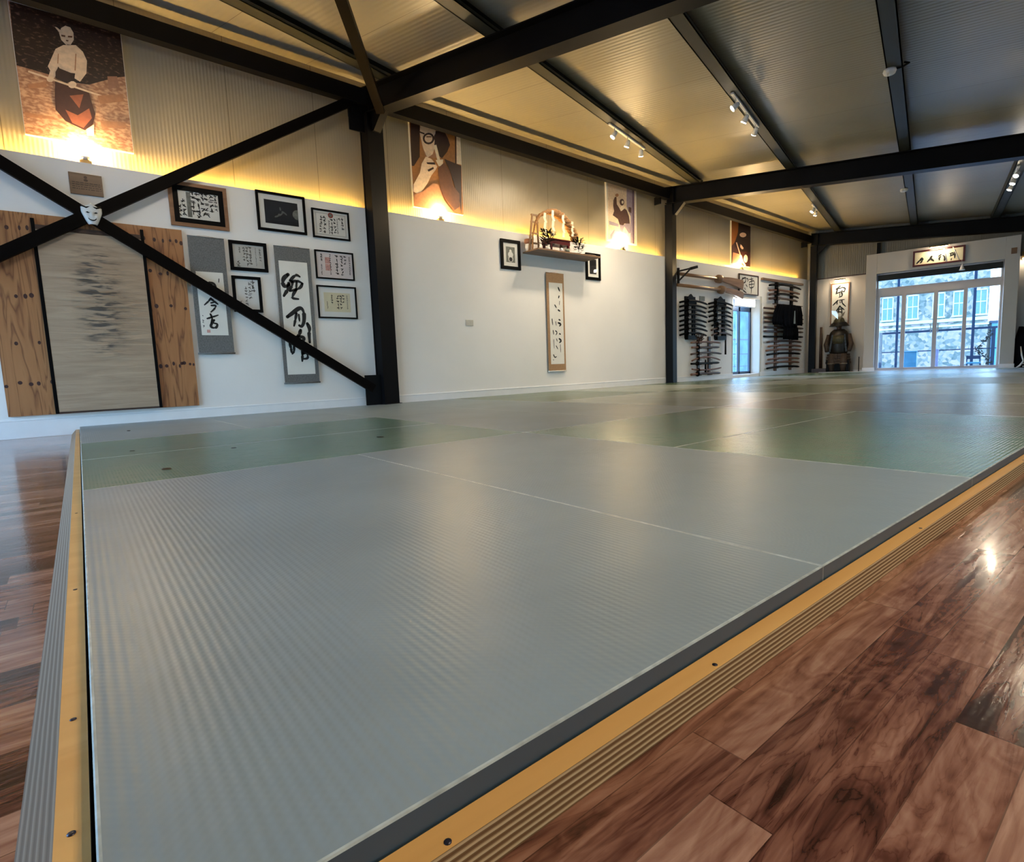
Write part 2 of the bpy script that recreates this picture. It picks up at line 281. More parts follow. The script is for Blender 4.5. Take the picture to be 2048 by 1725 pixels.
# stone masonry of the house across the street
def stone_mat():
    m, t, b = newmat('rubble_stone_wall'); tcn = t.nodes.new('ShaderNodeTexCoord')
    vo = N(t, 'ShaderNodeTexVoronoi', feature='F1'); vo.inputs['Scale'].default_value = 5.0; t.links.new(tcn.outputs['Object'], vo.inputs['Vector'])
    nz = N(t, 'ShaderNodeTexNoise'); nz.inputs['Scale'].default_value = 5; nz.inputs['Detail'].default_value = 4; t.links.new(tcn.outputs['Object'], nz.inputs['Vector'])
    hs = t.nodes.new('ShaderNodeSeparateColor'); t.links.new(vo.outputs['Color'], hs.inputs[0])
    v = mmath(t, 'ADD', mmath(t, 'MULTIPLY', hs.outputs[0], 0.6), mmath(t, 'MULTIPLY', nz.outputs['Fac'], 0.5))
    t.links.new(ramp(t, v, [(0.25, (0.07, 0.10, 0.09)), (0.5, (0.17, 0.19, 0.165)), (0.8, (0.33, 0.26, 0.25))]), b.inputs['Base Color'])
    b.inputs['Roughness'].default_value = 0.9; return m
M['stone'] = stone_mat()
def pane_mat():
    m, t, b = newmat('clear_window_glass'); t.nodes.remove(b); out = t.nodes['Material Output']
    tr = t.nodes.new('ShaderNodeBsdfTransparent'); gl = t.nodes.new('ShaderNodeBsdfGlossy'); gl.inputs['Roughness'].default_value = 0.03
    lw = t.nodes.new('ShaderNodeLayerWeight'); lw.inputs['Blend'].default_value = 0.5
    fac = mmath(t, 'MULTIPLY_ADD', mmath(t, 'POWER', lw.outputs['Facing'], 5.0), 0.9, 0.035); mx = t.nodes.new('ShaderNodeMixShader')
    t.links.new(fac, mx.inputs[0]); t.links.new(tr.outputs[0], mx.inputs[1]); t.links.new(gl.outputs[0], mx.inputs[2]); t.links.new(mx.outputs[0], out.inputs[0])
    return m
M['pane'] = pane_mat()
M['led'] = emis('warm_yellow_led', (1.0, 0.57, 0.10), 50.0)
M['bulb'] = emis('warm_bulb', (1.0, 0.86, 0.62), 60.0)
M['bulbup'] = emis('warm_uplight_bulb', (1.0, 0.80, 0.48), 45.0)
M['tube'] = emis('white_light_panel', (0.95, 0.98, 1.0), 6.0)

# ------------------------------------------------------------------ mesh builder
class MB:
    def __init__(s): s.v = []; s.f = []; s.m = []; s.sm = []
    def add(s, vs, fs, m=0, smooth=False):
        o = len(s.v); s.v += [tuple(v) for v in vs]
        for f in fs: s.f.append([o+i for i in f]); s.m.append(m); s.sm.append(smooth)
        return s
    def box(s, x0, x1, y0, y1, z0, z1, m=0):
        v = [(x, y, z) for z in (z0, z1) for y in (y0, y1) for x in (x0, x1)]
        return s.add(v, [(0, 2, 3, 1), (4, 5, 7, 6), (0, 1, 5, 4), (2, 6, 7, 3), (0, 4, 6, 2), (1, 3, 7, 5)], m)
    def prism(s, pts, y0, y1, m=0):          # polygon in local xz, extruded along y
        n = len(pts); v = [(x, y0, z) for x, z in pts] + [(x, y1, z) for x, z in pts]
        return s.add(v, [tuple(range(n)), tuple(range(2*n-1, n-1, -1))] + [(i, i+n, (i+1) % n+n, (i+1) % n) for i in range(n)], m)
    def slab(s, pts, z0, z1, m=0, ms=None):   # polygon in xy, extruded along z
        n = len(pts); v = [(x, y, z0) for x, y in pts] + [(x, y, z1) for x, y in pts]
        s.add(v, [tuple(range(n-1, -1, -1)), tuple(range(n, 2*n))], m)
        o = len(s.v); return s.add(v, [(i, (i+1) % n, (i+1) % n+n, i+n) for i in range(n)], m if ms is None else ms)
    def flat(s, pts, y, m=0): return s.add([(x, y, z) for x, z in pts], [tuple(range(len(pts)))], m)
    def beam(s, p, q, w, h, up=(0, 0, 1), m=0, ang=False):   # rectangular bar from p to q
        p = Vector(p); q = Vector(q); d = (q-p).normalized(); up = Vector(up); a = d.cross(up).normalized(); b = a.cross(d)
        c = [(-1, -1), (1, -1), (1, 1), (-1, 1)]
        v = [e + a*(i*w/2) + b*(j*h/2) for e in (p, q) for i, j in c]
        return s.add(v, [(0, 1, 2, 3), (7, 6, 5, 4)] + [(i, i+4, (i+1) % 4+4, (i+1) % 4) for i in range(4)], m)
    def tube(s, pts, rs, n=10, m=0, smooth=True, flat=1.0, up=(0, 0, 1)):
        pts = [Vector(p) for p in pts]; k = len(pts)
        if isinstance(rs, (int, float)): rs = [rs]*k
        vs = []
        for i, p in enumerate(pts):
            d = (pts[min(i+1, k-1)] - pts[max(i-1, 0)]).normalized(); u = Vector(up)
            if abs(d.dot(u)) > 0.95: u = Vector((0, 1, 0)) if abs(d.y) < 0.9 else Vector((1, 0, 0))
            a = d.cross(u).normalized(); b = a.cross(d)
            for j in range(n):
                t = 2*math.pi*j/n; vs.append(p + a*(math.cos(t)*rs[i]*flat) + b*(math.sin(t)*rs[i]))
        fs = [(i*n+j, i*n+(j+1) % n, (i+1)*n+(j+1) % n, (i+1)*n+j) for i in range(k-1) for j in range(n)]
        s.add(vs, fs, m, smooth); o = len(s.v)-len(vs)
        s.f.append([o+j for j in range(n-1, -1, -1)]); s.m.append(m); s.sm.append(False)
        s.f.append([o+(k-1)*n+j for j in range(n)]); s.m.append(m); s.sm.append(False)
        return s
    def lathe(s, prof, c=(0, 0, 0), n=16, m=0, sx=1.0, sy=1.0):
        vs = [(c[0]+r*sx*math.cos(2*math.pi*j/n), c[1]+r*sy*math.sin(2*math.pi*j/n), c[2]+z) for r, z in prof for j in range(n)]
        k = len(prof); fs = [(i*n+j, i*n+(j+1) % n, (i+1)*n+(j+1) % n, (i+1)*n+j) for i in range(k-1) for j in range(n)]
        fs += [tuple(range(n-1, -1, -1)), tuple((k-1)*n+j for j in range(n))]
        return s.add(vs, fs, m, True)
    def ball(s, c, r, m=0, n=12, sz=1.0):
        prof = [(r*math.sin(math.pi*i/8)+1e-5, -r*sz*math.cos(math.pi*i/8)) for i in range(9)]
        return s.lathe(prof, c, n, m)
    def stroke(s, pts, w, y, m=0):            # brush stroke: tapered ribbon in local xz at depth y
        P = []; n = len(pts)
        for i in range(n-1):
            p0 = pts[max(i-1, 0)]; p1 = pts[i]; p2 = pts[i+1]; p3 = pts[min(i+2, n-1)]
            for k in range(5):
                t = k/5; P.append(tuple(0.5*((2*p1[a]) + (-p0[a]+p2[a])*t + (2*p0[a]-5*p1[a]+4*p2[a]-p3[a])*t*t + (-p0[a]+3*p1[a]-3*p2[a]+p3[a])*t**3) for a in (0, 1)))
        P.append(tuple(pts[-1])); L = []; R = []; k = len(P)
        for i, p in enumerate(P):
            a = P[max(i-1, 0)]; b = P[min(i+1, k-1)]; dx, dz = b[0]-a[0], b[1]-a[1]; l = math.hypot(dx, dz) or 1
            f = i/(k-1); ww = w*(0.5+0.5*math.sin(math.pi*min(1, f*1.6+0.12)) if f < 0.55 else 1.0-0.45*(f-0.55)/0.45)*0.5
            L.append((p[0]-dz/l*ww, p[1]+dx/l*ww)); R.append((p[0]+dz/l*ww, p[1]-dx/l*ww))
        for i in range(k-1): s.add([(q[0], y, q[1]) for q in (L[i], L[i+1], R[i+1], R[i])], [(0, 1, 2, 3)], m)
        for e in (P[0], P[-1]):
            r = w*0.42 if e is P[0] else w*0.3
            s.flat([(e[0]+r*math.cos(t*math.pi/4), e[1]+r*math.sin(t*math.pi/4)) for t in range(8)], y, m)
        return s
    def build(s, name, mats, parent=None, bevel=0.0, loc=None, rz=None):
        me = bpy.data.meshes.new(name); me.from_pydata(s.v, [], s.f); me.update()
        if not isinstance(mats, (list, tuple)): mats = [mats]
        for m in mats: me.materials.append(M[m] if isinstance(m, str) else m)
        for i, p in enumerate(me.polygons): p.material_index = s.m[i]; p.use_smooth = s.sm[i]
        o = bpy.data.objects.new(name, me); COL.objects.link(o)
        if parent is not None: o.parent = parent
        if loc is not None: o.location = loc
        if rz is not None: o.rotation_euler = (0, 0, rz)
        if bevel:
            b = o.modifiers.new('bevel', 'BEVEL'); b.width = bevel; b.segments = 2; b.limit_method = 'ANGLE'
        return o
def tag(o, label, cat, group=None):
    o['label'] = label; o['category'] = cat
    if group: o['group'] = group
    return o
def thing(name, label, cat, loc=(0, 0, 0), rz=0.0, group=None):
    o = bpy.data.objects.new(name, None); COL.objects.link(o); o.location = loc; o.rotation_euler = (0, 0, rz); o.empty_display_size = 0.1
    return tag(o, label, cat, group)
def struct(o): o['kind'] = 'structure'; return o
def dup(root, loc, label=None, rz=None, group=None):
    r = root.copy(); COL.objects.link(r); r.location = loc
    if rz is not None: r.rotation_euler = (0, 0, rz)
    if label: r['label'] = label
    if group: r['group'] = group
    for ch in list(root.children):
        c = ch.copy(); COL.objects.link(c); c.parent = r
        for g in list(ch.children):
            d = g.copy(); COL.objects.link(d); d.parent = c
    return r
LW = math.pi/2       # rotation of things hung on the left wall: local x = along the wall, local -y = into the room
# ---- brush strokes and photo shapes, in metres on their wall
ink_s2=[([(1.916,1.558),(1.871,1.518),(1.854,1.47),(1.868,1.429),(1.916,1.446)],0.032),([(1.917,1.465),(1.908,1.408),(1.882,1.37),(1.854,1.326)],0.03),([(1.932,1.494),(1.974,1.539),(2.009,1.558),(2.04,1.544)],0.024),([(1.946,1.481),(2.004,1.497),(2.063,1.475)],0.022),([(1.959,1.486),(1.948,1.439),(1.93,1.396)],0.02),([(2.003,1.489),(1.992,1.414)],0.018),([(2.063,1.47),(2.036,1.426),(1.982,1.399),(1.92,1.381)],0.024),([(1.991,1.399),(1.957,1.35),(1.948,1.308),(2.006,1.299)],0.024),([(1.874,1.102),(1.928,1.142),(1.998,1.194),(2.036,1.193),(2.054,1.141),(2.047,1.055),(2.02,1.001),(1.993,1.01)],0.032),([(1.973,1.143),(1.955,1.071),(1.936,1.004)],0.022),([(1.997,1.13),(1.999,1.058)],0.016),([(2.083,1.031),(2.102,0.979),(2.093,0.911),(2.094,0.823)],0.03),([(2.003,0.958),(1.984,0.91),(1.953,0.876)],0.028),([(1.959,0.886),(2.039,0.872),(1.97,0.795)],0.026),([(1.873,0.809),(1.883,0.757),(1.884,0.714)],0.022),([(1.917,0.78),(1.913,0.728),(1.892,0.697)],0.02),([(2.011,0.765),(2.001,0.679),(1.994,0.616)],0.024),([(2.003,0.698),(2.05,0.707),(2.055,0.649),(2.006,0.64)],0.022)]
ink_s1=[([(1.139,1.421),(1.18,1.408),(1.195,1.357),(1.144,1.323)],0.02),([(1.139,1.266),(1.113,1.233),(1.075,1.196)],0.015),([(1.139,1.26),(1.165,1.236),(1.196,1.209)],0.018),([(1.135,1.217),(1.164,1.226)],0.013),([(1.137,1.193),(1.175,1.191),(1.158,1.157),(1.127,1.127)],0.016),([(1.088,1.061),(1.137,1.078),(1.189,1.098)],0.015),([(1.12,1.106),(1.132,1.063),(1.117,1.015)],0.016),([(1.148,1.047),(1.115,0.994),(1.127,0.971),(1.161,0.974),(1.173,1.006),(1.145,1.016)],0.02),([(1.049,1.091),(1.052,1.085)],0.006),([(1.043,1.045),(1.054,1.04),(1.045,1.024),(1.054,1.019)],0.005),([(1.045,0.988),(1.055,0.99),(1.046,0.972)],0.005),([(1.229,1.463),(1.224,1.426)],0.007)]
ink_door=[([(-0.317,2.457),(-0.269,2.517),(-0.221,2.563)],0.018),([(-0.264,2.509),(-0.213,2.54),(-0.239,2.477),(-0.259,2.461)],0.018),([(-0.259,2.534),(-0.234,2.569)],0.014),([(-0.059,2.573),(-0.087,2.521),(-0.129,2.467)],0.022),([(-0.08,2.532),(-0.021,2.47)],0.022),([(0.104,2.586),(0.062,2.555)],0.016),([(0.098,2.543),(0.069,2.513)],0.016),([(0.079,2.518),(0.078,2.471)],0.016),([(0.14,2.558),(0.161,2.542)],0.014),([(0.171,2.538),(0.173,2.494),(0.167,2.451)],0.022),([(0.259,2.583),(0.313,2.596),(0.3,2.549)],0.014),([(0.266,2.532),(0.327,2.551)],0.014),([(0.274,2.587),(0.274,2.531)],0.014),([(0.343,2.641),(0.342,2.48)],0.018),([(0.32,2.558),(0.371,2.565)],0.014),([(0.288,2.476),(0.282,2.44)],0.01)]
ink_end=[([(-1.843,2.186),(-1.932,2.109)],0.022),([(-1.926,2.127),(-1.815,2.134)],0.02),([(-1.897,2.141),(-1.929,1.997)],0.022),([(-1.809,2.148),(-1.738,2.115),(-1.761,2.037),(-1.814,2.072)],0.02),([(-1.916,2.011),(-1.813,2.046)],0.02),([(-1.813,2.036),(-1.798,1.945),(-1.862,1.913)],0.024),([(-1.845,2.017),(-1.849,1.929)],0.014),([(-1.886,1.837),(-1.989,1.729)],0.024),([(-1.903,1.816),(-1.904,1.742)],0.018),([(-1.854,1.838),(-1.744,1.847)],0.018),([(-1.802,1.835),(-1.787,1.76),(-1.717,1.676)],0.022),([(-1.84,1.81),(-1.832,1.765)],0.014),([(-1.837,1.698),(-1.925,1.558)],0.024),([(-1.837,1.684),(-1.746,1.596)],0.022),([(-1.881,1.621),(-1.777,1.618)],0.02),([(-1.886,1.562),(-1.781,1.537)],0.022),([(-1.862,1.649),(-1.866,1.53)],0.02),([(-1.796,1.613),(-1.793,1.494)],0.018)]
ink_calli=[([(11.506,2.218),(11.442,2.126),(11.421,2.047)],0.03),([(11.484,2.195),(11.624,2.227),(11.608,2.137),(11.486,2.107)],0.026),([(11.669,2.219),(11.741,2.202),(11.706,2.155)],0.02),([(11.465,2.028),(11.532,1.954),(11.657,1.912)],0.03),([(11.64,2.083),(11.699,2.043)],0.02),([(11.584,2.013),(11.62,1.971)],0.018),([(11.875,2.25),(11.887,2.088),(11.864,1.906)],0.024),([(11.787,2.149),(11.986,2.185),(11.97,2.06),(11.807,2.034),(11.796,2.145)],0.02),([(11.774,2.092),(11.987,2.122)],0.018),([(11.785,2.205),(11.953,2.228)],0.018)]
stk_s3=[([(5.982,1.667),(6.007,1.62)],0.022),([(5.993,1.541),(5.981,1.512)],0.018),([(6.001,1.464),(5.993,1.405)],0.008),([(5.968,1.326),(6.003,1.311)],0.02),([(5.898,1.401),(5.929,1.363)],0.014),([(5.978,1.179),(6.006,1.17)],0.018),([(5.96,1.129),(6.014,1.111),(5.986,1.081)],0.022),([(5.906,1.148),(5.915,1.089)],0.01),([(5.83,1.185),(5.839,1.097)],0.014),([(5.981,0.962),(6.002,0.953)],0.018),([(5.972,0.883),(6.012,0.854),(5.975,0.824)],0.022),([(5.991,0.794),(5.997,0.675)],0.008),([(5.846,1.01),(5.855,0.951)],0.014),([(5.895,1.007),(5.927,0.981),(5.903,0.942)],0.014),([(5.912,0.883),(5.927,0.843)],0.01),([(5.902,0.774),(5.933,0.725)],0.012),([(5.852,0.873),(5.857,0.735)],0.008),([(5.839,0.637),(5.865,0.597),(5.901,0.606)],0.014),([(5.828,0.558),(5.844,0.554)],0.008)]
P1=[('dark',[(-0.127,3.646),(0.651,3.65),(0.635,3.271),(0.542,3.232),(0.347,3.119),(0.209,3.104),(0.051,3.128),(-0.141,3.14)]),('sepia2',[(0.49,3.23),(0.564,3.251),(0.576,3.157),(0.489,3.122)]),('cream',[(0.196,3.542),(0.227,3.571),(0.261,3.569),(0.279,3.529),(0.275,3.47),(0.245,3.415),(0.216,3.411),(0.186,3.442),(0.177,3.496)]),('cream',[(0.151,3.538),(0.167,3.538),(0.194,3.518),(0.182,3.497)]),('sepiad',[(0.19,3.486),(0.219,3.489),(0.216,3.474),(0.191,3.472)]),('sepiad',[(0.237,3.492),(0.268,3.5),(0.265,3.485),(0.235,3.478)]),('sepiad',[(0.22,3.453),(0.237,3.455),(0.234,3.444),(0.218,3.442)]),('dark',[(0.221,3.416),(0.25,3.421),(0.234,3.403)]),('cream',[(0.196,3.402),(0.285,3.43),(0.33,3.389),(0.352,3.32),(0.337,3.21),(0.284,3.125),(0.247,3.143),(0.256,3.187),(0.168,3.173),(0.142,3.211),(0.116,3.124),(0.099,3.096),(0.061,3.091),(0.084,3.16),(0.071,3.191),(0.139,3.353)]),('sepiam',[(0.274,3.355),(0.254,3.21),(0.262,3.212),(0.282,3.357)]),('sepiam',[(0.151,3.317),(0.139,3.234),(0.145,3.235),(0.157,3.319)]),('dark',[(0.14,3.2),(0.245,3.178),(0.235,3.123),(0.188,3.086),(0.114,3.106),(0.119,3.159)]),('hak',[(0.111,3.1),(0.188,3.084),(0.264,3.072),(0.34,3.046),(0.353,2.954),(0.368,2.874),(0.341,2.778),(0.277,2.712),(0.21,2.736),(0.145,2.761),(0.087,2.84),(0.094,2.957)]),('hak2',[(0.197,2.984),(0.298,3.023),(0.256,2.894)]),('hak2',[(0.155,2.857),(0.239,2.831),(0.327,2.912),(0.339,2.831),(0.269,2.731),(0.193,2.755)]),('cream2',[(0.288,2.724),(0.349,2.78),(0.339,2.681),(0.288,2.67)]),('cream',[(-0.067,3.103),(0.473,3.028),(0.479,3.044),(-0.062,3.118)]),('cream',[(0.102,3.095),(0.095,3.078),(0.082,3.065),(0.066,3.061),(0.055,3.067),(0.052,3.081),(0.058,3.097),(0.071,3.11),(0.087,3.114),(0.098,3.108)]),('cream',[(0.256,3.091),(0.248,3.071),(0.232,3.056),(0.214,3.051),(0.2,3.058),(0.196,3.075),(0.204,3.095),(0.22,3.11),(0.238,3.115),(0.252,3.108)]),('sepiam',[(-0.08,3.001),(0.044,3.058),(0.049,3.014),(-0.075,2.969)]),('sepiam',[(0.399,3.038),(0.592,3.101),(0.597,3.041),(0.413,2.969)]),('sepiam',[(-0.123,2.765),(0.061,2.776),(0.059,2.752),(-0.122,2.732)]),('sepiam',[(0.398,2.822),(0.589,2.855),(0.59,2.805),(0.403,2.762)])]
P2=[('dark',[(3.601,3.621),(3.733,3.61),(3.705,3.181),(3.613,3.05),(3.571,3.042)]),('cream2',[(4.284,3.601),(4.364,3.605),(4.344,3.205),(4.266,3.205)]),('dark',[(4.26,3.603),(4.24,3.17),(4.258,3.174),(4.279,3.608)]),('sepiam',[(3.731,3.589),(3.87,3.643),(4.043,3.641),(4.129,3.588),(4.149,3.476),(4.113,3.322),(4.036,3.233),(3.894,3.205),(3.79,3.198),(3.747,3.318),(3.723,3.468)]),('cream',[(3.739,3.584),(3.869,3.629),(3.961,3.579),(3.948,3.375),(3.897,3.249),(3.815,3.189),(3.762,3.292),(3.723,3.468)]),('dark',[(3.959,3.55),(4.093,3.58),(4.15,3.491),(4.173,3.423),(4.122,3.324),(4.035,3.226),(3.967,3.263),(3.93,3.371)]),('dark',[(3.935,3.451),(3.927,3.422),(3.906,3.394),(3.877,3.372),(3.843,3.359),(3.811,3.358),(3.784,3.367),(3.767,3.387),(3.762,3.413),(3.77,3.442),(3.79,3.469),(3.819,3.491),(3.853,3.504),(3.886,3.506),(3.913,3.497),(3.93,3.477)]),('cream',[(3.907,3.445),(3.9,3.422),(3.882,3.401),(3.858,3.387),(3.832,3.381),(3.809,3.385),(3.794,3.399),(3.789,3.419),(3.796,3.441),(3.814,3.462),(3.838,3.477),(3.864,3.483),(3.887,3.478),(3.903,3.465)]),('dark',[(4.124,3.507),(4.115,3.477),(4.092,3.448),(4.058,3.426),(4.02,3.412),(3.983,3.409),(3.953,3.418),(3.933,3.437),(3.927,3.464),(3.937,3.493),(3.959,3.521),(3.992,3.544),(4.03,3.558),(4.067,3.561),(4.098,3.553),(4.118,3.534)]),('dark',[(3.704,3.477),(3.787,3.467),(3.796,3.485),(3.712,3.494)]),('sepiad',[(3.814,3.439),(3.892,3.456),(3.893,3.47),(3.815,3.453)]),('cream2',[(3.918,3.364),(3.967,3.172),(4.009,3.189),(3.96,3.381)]),('cream',[(3.79,3.198),(3.875,3.187),(3.957,3.109),(3.928,3.06),(3.862,2.982),(3.795,2.869),(3.711,2.761),(3.649,2.708),(3.583,2.733),(3.589,2.819),(3.692,2.98),(3.725,3.1)]),('dark',[(3.794,3.128),(3.916,3.152),(3.932,3.126),(3.81,3.109)]),('dark',[(3.805,3.037),(3.895,3.09),(3.903,3.069),(3.821,3.018)]),('cream2',[(3.936,3.184),(4.052,3.215),(4.037,3.117),(3.976,3.119)]),('sepiam',[(3.589,2.698),(3.728,2.757),(3.873,2.883),(3.961,2.883),(4.038,2.689),(4.193,2.548),(3.58,2.561)]),('dark',[(4.071,3.226),(4.334,3.188),(4.299,2.54),(4.278,2.727),(4.152,3.079)]),('sepiad',[(3.965,3.088),(4.068,3.181),(4.152,3.079),(4.187,2.907),(4.284,2.818),(4.274,2.65),(4.196,2.593),(4.074,2.695),(4.007,2.773),(3.968,2.943)])]
P3=[('cream',[(7.301,3.491),(7.762,3.486),(7.752,2.555),(7.292,2.558)]),('pinkc',[(7.303,2.735),(7.547,2.727),(7.894,2.714),(7.891,2.555),(7.304,2.552)]),('mauve',[(7.774,3.484),(7.981,3.484),(7.961,2.538),(7.859,2.543),(7.87,3.027),(7.767,3.169)]),('mauved',[(7.924,3.482),(7.981,3.484),(7.961,2.538),(7.922,2.538)]),('mauve',[(7.307,2.873),(7.551,2.851),(7.549,2.805),(7.305,2.812)]),('mauve',[(7.33,2.647),(7.428,2.743),(7.451,2.738),(7.364,2.59),(7.328,2.57)]),('brownd',[(7.46,3.283),(7.502,3.294),(7.509,3.176),(7.582,3.111),(7.611,3.072),(7.704,3.132),(7.766,3.114),(7.826,3.021),(7.848,2.898),(7.773,2.888),(7.698,2.879),(7.672,2.828),(7.575,2.839),(7.529,2.933),(7.398,2.977),(7.436,3.051),(7.414,3.132),(7.423,3.224)]),('mauve',[(7.575,2.847),(7.648,2.841),(7.748,2.885),(7.848,2.898),(7.876,2.752),(7.819,2.721),(7.745,2.791),(7.697,2.831),(7.645,2.723),(7.585,2.755)]),('brownd',[(7.704,3.237),(7.698,3.212),(7.68,3.19),(7.655,3.175),(7.628,3.171),(7.604,3.178),(7.587,3.195),(7.582,3.218),(7.589,3.243),(7.606,3.265),(7.631,3.28),(7.658,3.284),(7.682,3.277),(7.699,3.26)]),('cream2',[(7.619,3.162),(7.705,3.175),(7.704,3.129),(7.629,3.079),(7.6,3.113)]),('cream2',[(7.685,3.234),(7.679,3.218),(7.665,3.206),(7.649,3.204),(7.635,3.211),(7.631,3.226),(7.636,3.242),(7.65,3.254),(7.667,3.256),(7.68,3.249)]),('sepiam',[(7.561,3.33),(7.552,3.312),(7.528,3.299),(7.5,3.294),(7.478,3.3),(7.469,3.315),(7.478,3.333),(7.501,3.347),(7.53,3.351),(7.552,3.345)]),('brownd',[(7.817,3.176),(7.892,3.172),(7.89,3.077),(7.815,3.098)])]
P4=[('orange',[(11.201,3.417),(11.481,3.416),(11.468,3.209),(11.43,3.118),(11.332,2.965),(11.207,2.881)]),('black2',[(11.496,3.41),(11.99,3.419),(12.001,2.827),(11.871,2.814),(11.865,3.121),(11.454,3.121)]),('skin',[(11.813,3.179),(11.802,3.159),(11.772,3.139),(11.727,3.123),(11.673,3.113),(11.62,3.111),(11.575,3.116),(11.545,3.128),(11.534,3.146),(11.544,3.166),(11.574,3.186),(11.619,3.202),(11.672,3.212),(11.725,3.214),(11.771,3.209),(11.802,3.197)]),('black2',[(11.438,3.119),(11.642,3.111),(11.866,3.089),(11.933,2.999),(11.919,2.851),(11.647,2.791),(11.505,2.809),(11.349,2.872),(11.363,2.968)]),('sepiam',[(11.266,2.753),(11.521,2.739),(11.619,2.556),(11.231,2.525)]),('skin',[(11.382,2.967),(11.573,2.685),(11.612,2.695),(11.421,2.978)]),('cream2',[(11.535,2.711),(11.608,2.566),(11.693,2.583),(11.619,2.729)]),('skin',[(11.565,2.951),(11.613,2.94),(11.701,2.889),(11.677,2.855),(11.614,2.856),(11.558,2.894)]),('cream2',[(11.882,2.677),(11.873,2.639),(11.849,2.607),(11.814,2.587),(11.774,2.584),(11.739,2.597),(11.714,2.624),(11.704,2.66),(11.713,2.698),(11.736,2.729),(11.772,2.749),(11.811,2.753),(11.847,2.74),(11.872,2.713)]),('cream2',[(11.623,2.596),(11.752,2.502),(11.806,2.524),(11.677,2.618)])]
def build_w(mb, name, mats, parent, **kw):      # vertices given in world space, stored relative to the thing
    inv = (Matrix.Translation(parent.location) @ Matrix.Rotation(parent.rotation_euler.z, 4, 'Z')).inverted()
    mb.v = [tuple(inv @ Vector(v)) for v in mb.v]
    return mb.build(name, mats, parent, **kw)
def clip(poly, a, b, c):                        # keep a*x+b*y<=c
    out = []
    for i, p in enumerate(poly):
        q = poly[(i+1) % len(poly)]; dp = a*p[0]+b*p[1]-c; dq = a*q[0]+b*q[1]-c
        if dp <= 0: out.append(p)
        if dp*dq < 0: t = dp/(dp-dq); out.append((p[0]+(q[0]-p[0])*t, p[1]+(q[1]-p[1])*t))
    return out
def xy_uv(x, y): return (x*CU+y*SU, -x*SU+y*CU)
YR = -3.2                     # rear wall behind the camera
EV = 16.0                     # end wall
UR = 9.0                      # right wall
# ---- floor
cor = [(-6.55, YR-0.1), (10.4, YR-0.1), tuple(uvp(UR+0.1, EV+0.15)[:2]), (-6.55, (EV+0.15 + -6.55*SU)/CU)]
fl = MB().slab(cor, -0.12, 0.0).build('floor', 'floor'); struct(fl)
# ---- left wall: plastered lower part with a door opening, ribbed cladding above, set back on a ledge
D2 = (11.17, 12.32, 0.13, 1.80)
YE = (EV + WX*SU)/CU
HL = H1-.016
m = MB().box(-6.55, WX, YR, D2[0], 0, HL).box(-6.55, WX, D2[1], YE+0.1, 0, HL).box(-6.55, WX, D2[0], D2[1], D2[3], HL).box(WX-.006, WX, YR, YE, HL, H1).box(-6.55, WX, D2[0], D2[1], 0, D2[2])
wl = struct(m.build('wall_left', 'plaster'))
YC = 15.25
def clz(y, c=3.42): return roofz(CX*CU + y*SU, c)
m = MB(); m.add([(CX, YR, HL), (CX, YC, HL), (CX, YC, clz(YC)+.05), (CX, YR, clz(YR)+.05), (CX-.1, YR, HL), (CX-.1, YC, HL), (CX-.1, YC, clz(YC)+.05), (CX-.1, YR, clz(YR)+.05)],
              [(0, 1, 2, 3), (7, 6, 5, 4), (3, 2, 6, 7), (0, 4, 5, 1), (0, 3, 7, 4), (1, 5, 6, 2)])
struct(m.build('wall_left.001', 'cladding'))
struct(MB().box(WX, WX+.014, YR, D2[0]-.02, 0, .165).box(WX, WX+.018, YR, D2[0]-.02, .150, .158).build('baseboard_left', 'trim', bevel=.003))
struct(MB().box(WX, WX+.014, D2[1]+.02, YE-.3, 0, .165).build('baseboard_left.001', 'trim', bevel=.003))
# ---- end wall (in the building grid)
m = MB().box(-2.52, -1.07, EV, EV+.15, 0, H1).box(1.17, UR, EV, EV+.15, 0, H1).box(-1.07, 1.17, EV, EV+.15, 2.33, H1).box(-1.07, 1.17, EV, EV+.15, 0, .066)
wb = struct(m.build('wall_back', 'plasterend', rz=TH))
m = MB(); a, b = -2.75, UR
m.add([(a, EV+.05, H1), (b, EV+.05, H1), (b, EV+.05, roofz(b, 3.47)), (a, EV+.05, roofz(a, 3.47)), (a, EV+.15, H1), (b, EV+.15, H1), (b, EV+.15, roofz(b, 3.47)), (a, EV+.15, roofz(a, 3.47))],
      [(0, 1, 2, 3), (7, 6, 5, 4), (0, 4, 5, 1), (3, 2, 6, 7), (0, 3, 7, 4), (1, 5, 6, 2)]); struct(m.build('wall_back.001', 'cladend', rz=TH))
MB().box(-2.5, -1.28, EV-.012, EV+.05, H1-.012, H1+.012).build('cap_strip', 'browndark', wb)
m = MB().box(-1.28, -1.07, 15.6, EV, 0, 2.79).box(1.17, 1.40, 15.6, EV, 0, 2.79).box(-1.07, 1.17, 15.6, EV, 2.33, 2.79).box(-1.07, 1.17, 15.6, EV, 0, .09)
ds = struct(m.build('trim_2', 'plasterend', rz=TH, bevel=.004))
MB().box(-1.30, -1.05, 15.585, 15.6, 0.0, .15).build('skirting', 'trim', ds); MB().box(1.16, 1.41, 15.585, 15.6, 0.0, .15).build('skirting', 'trim', ds)
struct(MB().box(-2.4, -1.30, EV-.014, EV, 0, .10).build('baseboard_back', 'trim', rz=TH))
struct(MB().box(1.42, UR, EV-.014, EV, 0, .12).build('baseboard_back.001', 'trim', rz=TH))
